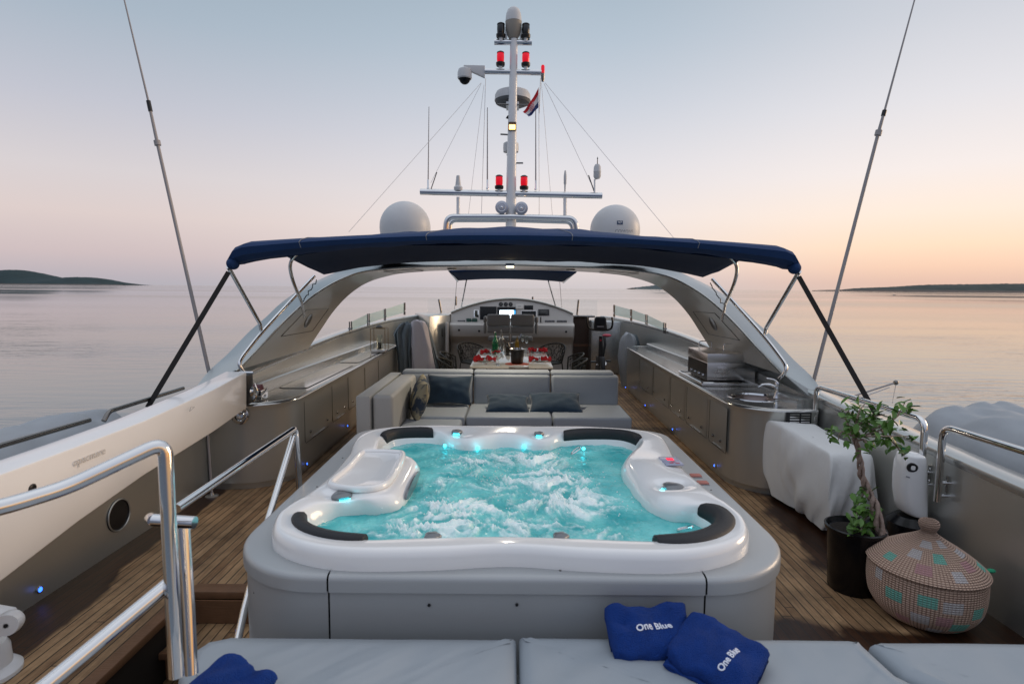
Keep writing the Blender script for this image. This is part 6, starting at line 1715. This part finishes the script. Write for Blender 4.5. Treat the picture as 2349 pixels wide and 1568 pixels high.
# ------------------------------------------------------------------ woven basket
def basket():
    Yb = 3.36; c = at(2121, 1330, y=Yb); c.z = 0; k = c.x/Yb
    t = thing('lidded_basket', 'big round woven basket with a pointed lid and mint and white patches', 'basket', c)
    bm_ = bpy.data.materials.new('woven_reed'); bm_.use_nodes = True; nt = bm_.node_tree; N = nt.nodes; L = nt.links; b = N['Principled BSDF']; b.inputs['Roughness'].default_value = .85
    tc = N.new('ShaderNodeAttribute'); tc.attribute_name = 'wuv'; sp = N.new('ShaderNodeSeparateXYZ'); L.new(tc.outputs['Vector'], sp.inputs[0])
    def mth(op, *a):
        n = N.new('ShaderNodeMath'); n.operation = op
        for i, s in enumerate(a):
            if isinstance(s, (int, float)): n.inputs[i].default_value = s
            else: L.new(s, n.inputs[i])
        return n.outputs[0]
    # u in stitches, v in coils
    u, v = sp.outputs['X'], sp.outputs['Y']
    fu = mth('FRACT', u); fv = mth('FRACT', v)
    st = mth('MULTIPLY', mth('SINE', mth('MULTIPLY', fu, math.pi)), mth('SINE', mth('MULTIPLY', fv, math.pi)))
    # colour patches on a coarse grid: attribute Z carries the patch id
    r = N.new('ShaderNodeValToRGB'); r.color_ramp.interpolation = 'CONSTANT'; e = r.color_ramp.elements
    e[0].color = (.66,.46,.35,1); e[1].position = .2; e[1].color = (.62,.58,.57,1)
    q = e.new(.4); q.color = (.20,.54,.44,1); q = e.new(.6); q.color = (.55,.30,.30,1)
    L.new(sp.outputs['Z'], r.inputs[0])
    dk = N.new('ShaderNodeMix'); dk.data_type = 'RGBA'; dk.inputs['A'].default_value = (.24,.14,.10,1)
    L.new(mth('MINIMUM', mth('MULTIPLY', st, 2.2), 1.0), dk.inputs['Factor']); L.new(r.outputs[0], dk.inputs['B'])
    soft = N.new('ShaderNodeMix'); soft.data_type = 'RGBA'; L.new(mth('MULTIPLY', mth('GREATER_THAN', sp.outputs['Z'], .1), .62), soft.inputs['Factor']); L.new(dk.outputs['Result'], soft.inputs['A']); L.new(r.outputs[0], soft.inputs['B'])
    L.new(soft.outputs['Result'], b.inputs['Base Color'])
    bp = N.new('ShaderNodeBump'); bp.inputs['Strength'].default_value = .9; bp.inputs['Distance'].default_value = .008; L.new(st, bp.inputs['Height']); L.new(bp.outputs[0], b.inputs['Normal'])
    def body(prof, name, parent, vc0, patches, nst):
        dense = []                                   # coils of reed stand out as real ridges, stitches as bumps on them
        for i in range(len(prof)-1):
            a, b2 = prof[i], prof[i+1]; k_ = max(1, int((b2[2]-a[2])*5))
            for j in range(k_): dense.append(tuple(a[q]+(b2[q]-a[q])*j/k_ for q in range(3)))
        dense.append(prof[-1]); prof = dense
        n = 384; mb = MB(); uv = []; m = len(prof)
        for i, (rr, z, vc) in enumerate(prof):
            for j in range(n+1):
                a = 2*math.pi*j/n
                g_ = .0032*abs(math.sin(math.pi*vc)) * (.55+.45*abs(math.sin(math.pi*j/n*nst)))
                mb.v.append(c + V((rr+g_)*math.cos(a), (rr+g_)*math.sin(a), z + g_*.4))
        fs = []
        me = bpy.data.meshes.new(name); org = world_origin(t if parent is None else parent)
        for i in range(m-1):
            for j in range(n): fs.append((i*(n+1)+j, i*(n+1)+j+1, (i+1)*(n+1)+j+1, (i+1)*(n+1)+j))
        me.from_pydata([tuple(p-org) for p in mb.v], [], fs)
        a_ = me.attributes.new('wuv', 'FLOAT_VECTOR', 'CORNER'); data = []
        for i in range(m-1):
            vm = (prof[i][2]+prof[i+1][2])/2
            for j in range(n):
                ang = (j+.5)/n*360
                pid = .05
                for a0, a1, v0, v1, cid in patches:
                    if a0 <= ang <= a1 and v0 <= vm <= v1: pid = cid
                for jj, ii in ((j,i),(j+1,i),(j+1,i+1),(j,i+1)): data += [jj/n*nst, prof[ii][2], pid]
        a_.data.foreach_set('vector', data); me.polygons.foreach_set('use_smooth', [True]*len(fs)); me.materials.append(bm_)
        o = bpy.data.objects.new(name, me); COL.objects.link(o); o.parent = t
        return o
    # body: coils every 1.5 cm
    bp_ = []
    ctrl = spline([V(.02,0,0),V(.17,0,.0),V(.235,0,.03),V(.285,0,.10),V(.302,0,.17),V(.306,0,.25),V(.298,0,.325),V(.25,0,.36)], 7)
    L_ = 0
    for i, p in enumerate(ctrl):
        if i: L_ += (p-ctrl[i-1]).length
        bp_.append((p.x, p.z, L_/.0135))
    W, G, K = .3, .5, .7
    body(bp_, 'body', None, 0, [(228,246,30,35,G),(180,190,34,39,W),(196,214,28,33,G),(222,240,21,26,W),(250,270,29,34,W),(246,262,22,27,K),(262,282,19,24,G),(282,298,26,31,G),(205,220,18,22,K),(300,314,20,25,W),(238,256,14,19,W),(275,292,13,17,G),(318,335,28,33,W),(336,352,22,27,W)], 96)
    lp = []; ctrl = spline([V(.300,0,.322),V(.314,0,.332),V(.300,0,.352),V(.245,0,.398),V(.175,0,.445),V(.10,0,.49),V(.05,0,.524),V(.036,0,.542),V(.044,0,.558),V(.052,0,.58),V(.048,0,.602),V(.03,0,.614),V(.001,0,.617)], 6)
    L_ = 0
    for i, p in enumerate(ctrl):
        if i: L_ += (p-ctrl[i-1]).length
        lp.append((p.x, p.z, L_/.0135))
    body(lp, 'lid', None, 0, [(262,276,4,9,W),(222,240,5,10,K),(243,262,12,17,G),(205,225,12,17,W),(285,303,8,13,K),(180,195,6,10,G),(300,325,14,18,W),(215,245,19,23,W),(265,290,20,24,W),(318,335,5,9,G)], 96)
    g = c + V(.28,-.10,.34); obj('tassel', MB().sphere(g+V(.035,0,0), .018, 8, 6, (1.6,1,.7)), mat('mint_thread',(.03,.35,.18),.8), t)
basket()

# ------------------------------------------------------------------ sunbathing bench in the foreground
def bench():
    t = thing('sunpad_bench', 'pale blue grey padded bench across the bottom of the view', 'bench', (.8, 1.5, 0))
    z1, z0 = .565, .44
    def pad(pts, name='cushion'):
        # soft cushion from a plan outline: loft with rounded rim, then a gently puckered top
        c = V(sum(p[0] for p in pts)/len(pts), sum(p[1] for p in pts)/len(pts), 0); P = []
        n_ = len(pts)
        for i in range(n_):
            a, b = V(*pts[i],0), V(*pts[(i+1)%n_],0); m = max(2, int((b-a).length/.025))
            for k in range(m): P.append(a.lerp(b, k/m))
        def ins(d, z, w=0):
            out = []
            for i, p in enumerate(P):
                tn = (P[(i+1)%len(P)]-P[i-1]).normalized(); inn = V(-tn.y, tn.x, 0); out.append(p + inn*d + V(0,0,z + w*MN.noise(Vector((p.x*3,p.y*3,1)))))
            return out
        rings = [ins(.01,z0), ins(.0,z0+.03), ins(.0,z1-.045), ins(.006,z1-.022), ins(.022,z1-.006,.002), ins(.05,z1,.004)]
        def wr(x, y):
            a, b = x*.75+y*.66, -x*.66+y*.75
            return   .012*MN.noise(Vector((x*2.4,y*2.4,3))) + .013*MN.noise(Vector((a*1.6, b*9, x*.5))) + .004*MN.noise(Vector((a*5, b*30, 4)))
        for f in [.97-.03*k for k in range(32)]:
            rings.append([V(c.x+(p.x-c.x)*f, c.y+(p.y-c.y)*f, z1+.004+wr(c.x+(p.x-c.x)*f, c.y+(p.y-c.y)*f)*min(1,(1-f)*12) ) for p in rings[5]])
        mb = MB(); mb.loft(rings, closed=True); return obj(name, mb, M['bench'], t, angle=60)
    yb = 2.235
    pad([(-1.02,.4),(.028,.4),(.028,yb),(-1.15,yb),(-1.235,2.20),(-1.27,2.12),(-1.24,2.0),(-1.12,1.85)])
    pad([(.038,.4),(2.65,.4),(1.47,2.02),(1.455,yb-.0),(1.40,yb+.012),(.038,yb+.012)])
    pad([(2.68,.4),(2.9,.4),(2.9,yb),(1.52,yb),(1.478,yb-.02),(1.49,2.03)])
    obj('base', MB().prism([V(-1.0,.4,0),V(2.9,.4,0),V(2.9,2.18,0),V(-1.12,2.18,0),V(-1.18,2.08,0),V(-1.05,1.8,0)], (0,0,.438)), M['silver'], t, bevel=.01)
bench()

def towel(c, rot, w, d, h, label, text, tilt=(0,0), tpos=(.04,.0), tsz=.042, arch=0, trot=0, seed=1, lean=0):
    # rolled / folded towel: three thick folded layers with soft rounded fold edges
    t = thing('folded_towel', label, 'towel', c, 'royal blue towels lying on the bench')
    c = Vector(c); MM = Matrix.Translation(c) @ RZ(rot) @ RX(tilt[0]) @ RY(tilt[1])
    def layer(z0, z1, ww, dd, ox, oy, sd):
        nu, n = 30, 36; rings = []
        for i in range(nu):
            u = i/(nu-1)*2-1; e = (1-abs(u)**7)**.5 if abs(u) < 1 else 0
            ring = []
            for k in range(n):
                a = 2*math.pi*k/n
                yy = math.copysign(abs(math.cos(a))**.55, math.cos(a)); zz = math.copysign(abs(math.sin(a))**.75, math.sin(a))
                nz = MN.noise(Vector((u*1.6, yy*1.6, sd)))*.034 + MN.noise(Vector((u*4, yy*4, sd+zz)))*.010
                top = max(0, zz)
                sag = -.02*(1-abs(yy))*0
                bul = (z1-z0)/2
                ring.append(V(ox+u*ww/2 + nz*.5, oy + yy*(dd/2)*(.97+.03*e) + nz*.7, (z0+z1)/2 + zz*bul*(.25+.75*e) + nz*top))
            rings.append(ring)
        return rings
    if lean:
        pass
    mb = MB(); mb.loft(layer(0, h, w, d, 0, 0, seed), closed=True, cap0=True, cap1=True); mb.xf(MM)
    obj('cloth', mb, M['towel'], t, angle=80)
    mb = MB(); mb.loft(layer(.004, h*.42, w*.90, d*.94, -w*.02, -d*.07, seed+3), closed=True, cap0=True, cap1=True); mb.xf(MM)
    obj('lower_fold', mb, M['towel'], t, angle=80)
    mb = MB(); 
    rr = [V(-w/2+.02+(w-.04)*k/24, -d/2-.004, h*.30+.006*math.sin(k*.8)) for k in range(25)]
    mb.tube(rr, .008, 8); mb.xf(MM); obj('hem', mb, M['towel'], t)
    if text:
        TM = MM @ Matrix.Translation((tpos[0], tpos[1], h+.0)) @ RZ(trot)
        o = text_mesh('embroidery', text, tsz, M['thread'], TM, t, .0012, .0008)
        org = world_origin(t); inv = MM.inverted()
        from mathutils.bvhtree import BVHTree
        cl = [k for k in bpy.data.objects if k.parent is t and k.name.startswith('cloth')][0]
        bvh = BVHTree.FromPolygons([v.co for v in cl.data.vertices], [tuple(p.vertices) for p in cl.data.polygons])
        nrm = (MM.to_3x3() @ V(0,0,1)).normalized()
        for v in o.data.vertices:
            lc = inv @ (v.co + org)
            if arch: lc.y -= arch*((lc.x-tpos[0]))**2
            hgt = lc.z - h; w_ = MM @ V(lc.x, lc.y, h+.2) - org
            hit = bvh.ray_cast(w_, -nrm)
            if hit[0] is not None: v.co = hit[0] + nrm*(.002 + max(-.001, hgt))
towel((.565,2.20,.573), 2, .335, .225, .085, 'royal blue towel with white lettering leaning against the tub panel', 'One Blue', tilt=(24,0), tpos=(.012,.005), tsz=.040, arch=1.6, trot=10, seed=1)
towel((.79,2.055,.573), -40, .32, .27, .085, 'royal blue towel with slanted white lettering, nearest the right of the bench', 'One Blue', tilt=(12,6), tpos=(.055,-.03), tsz=.035, arch=-0.8, trot=82, seed=5)
towel((-.98,1.86,.573), -24, .27, .20, .07, 'plain royal blue towel cut off by the bottom edge near the handrail', None, tilt=(6,0), seed=8)
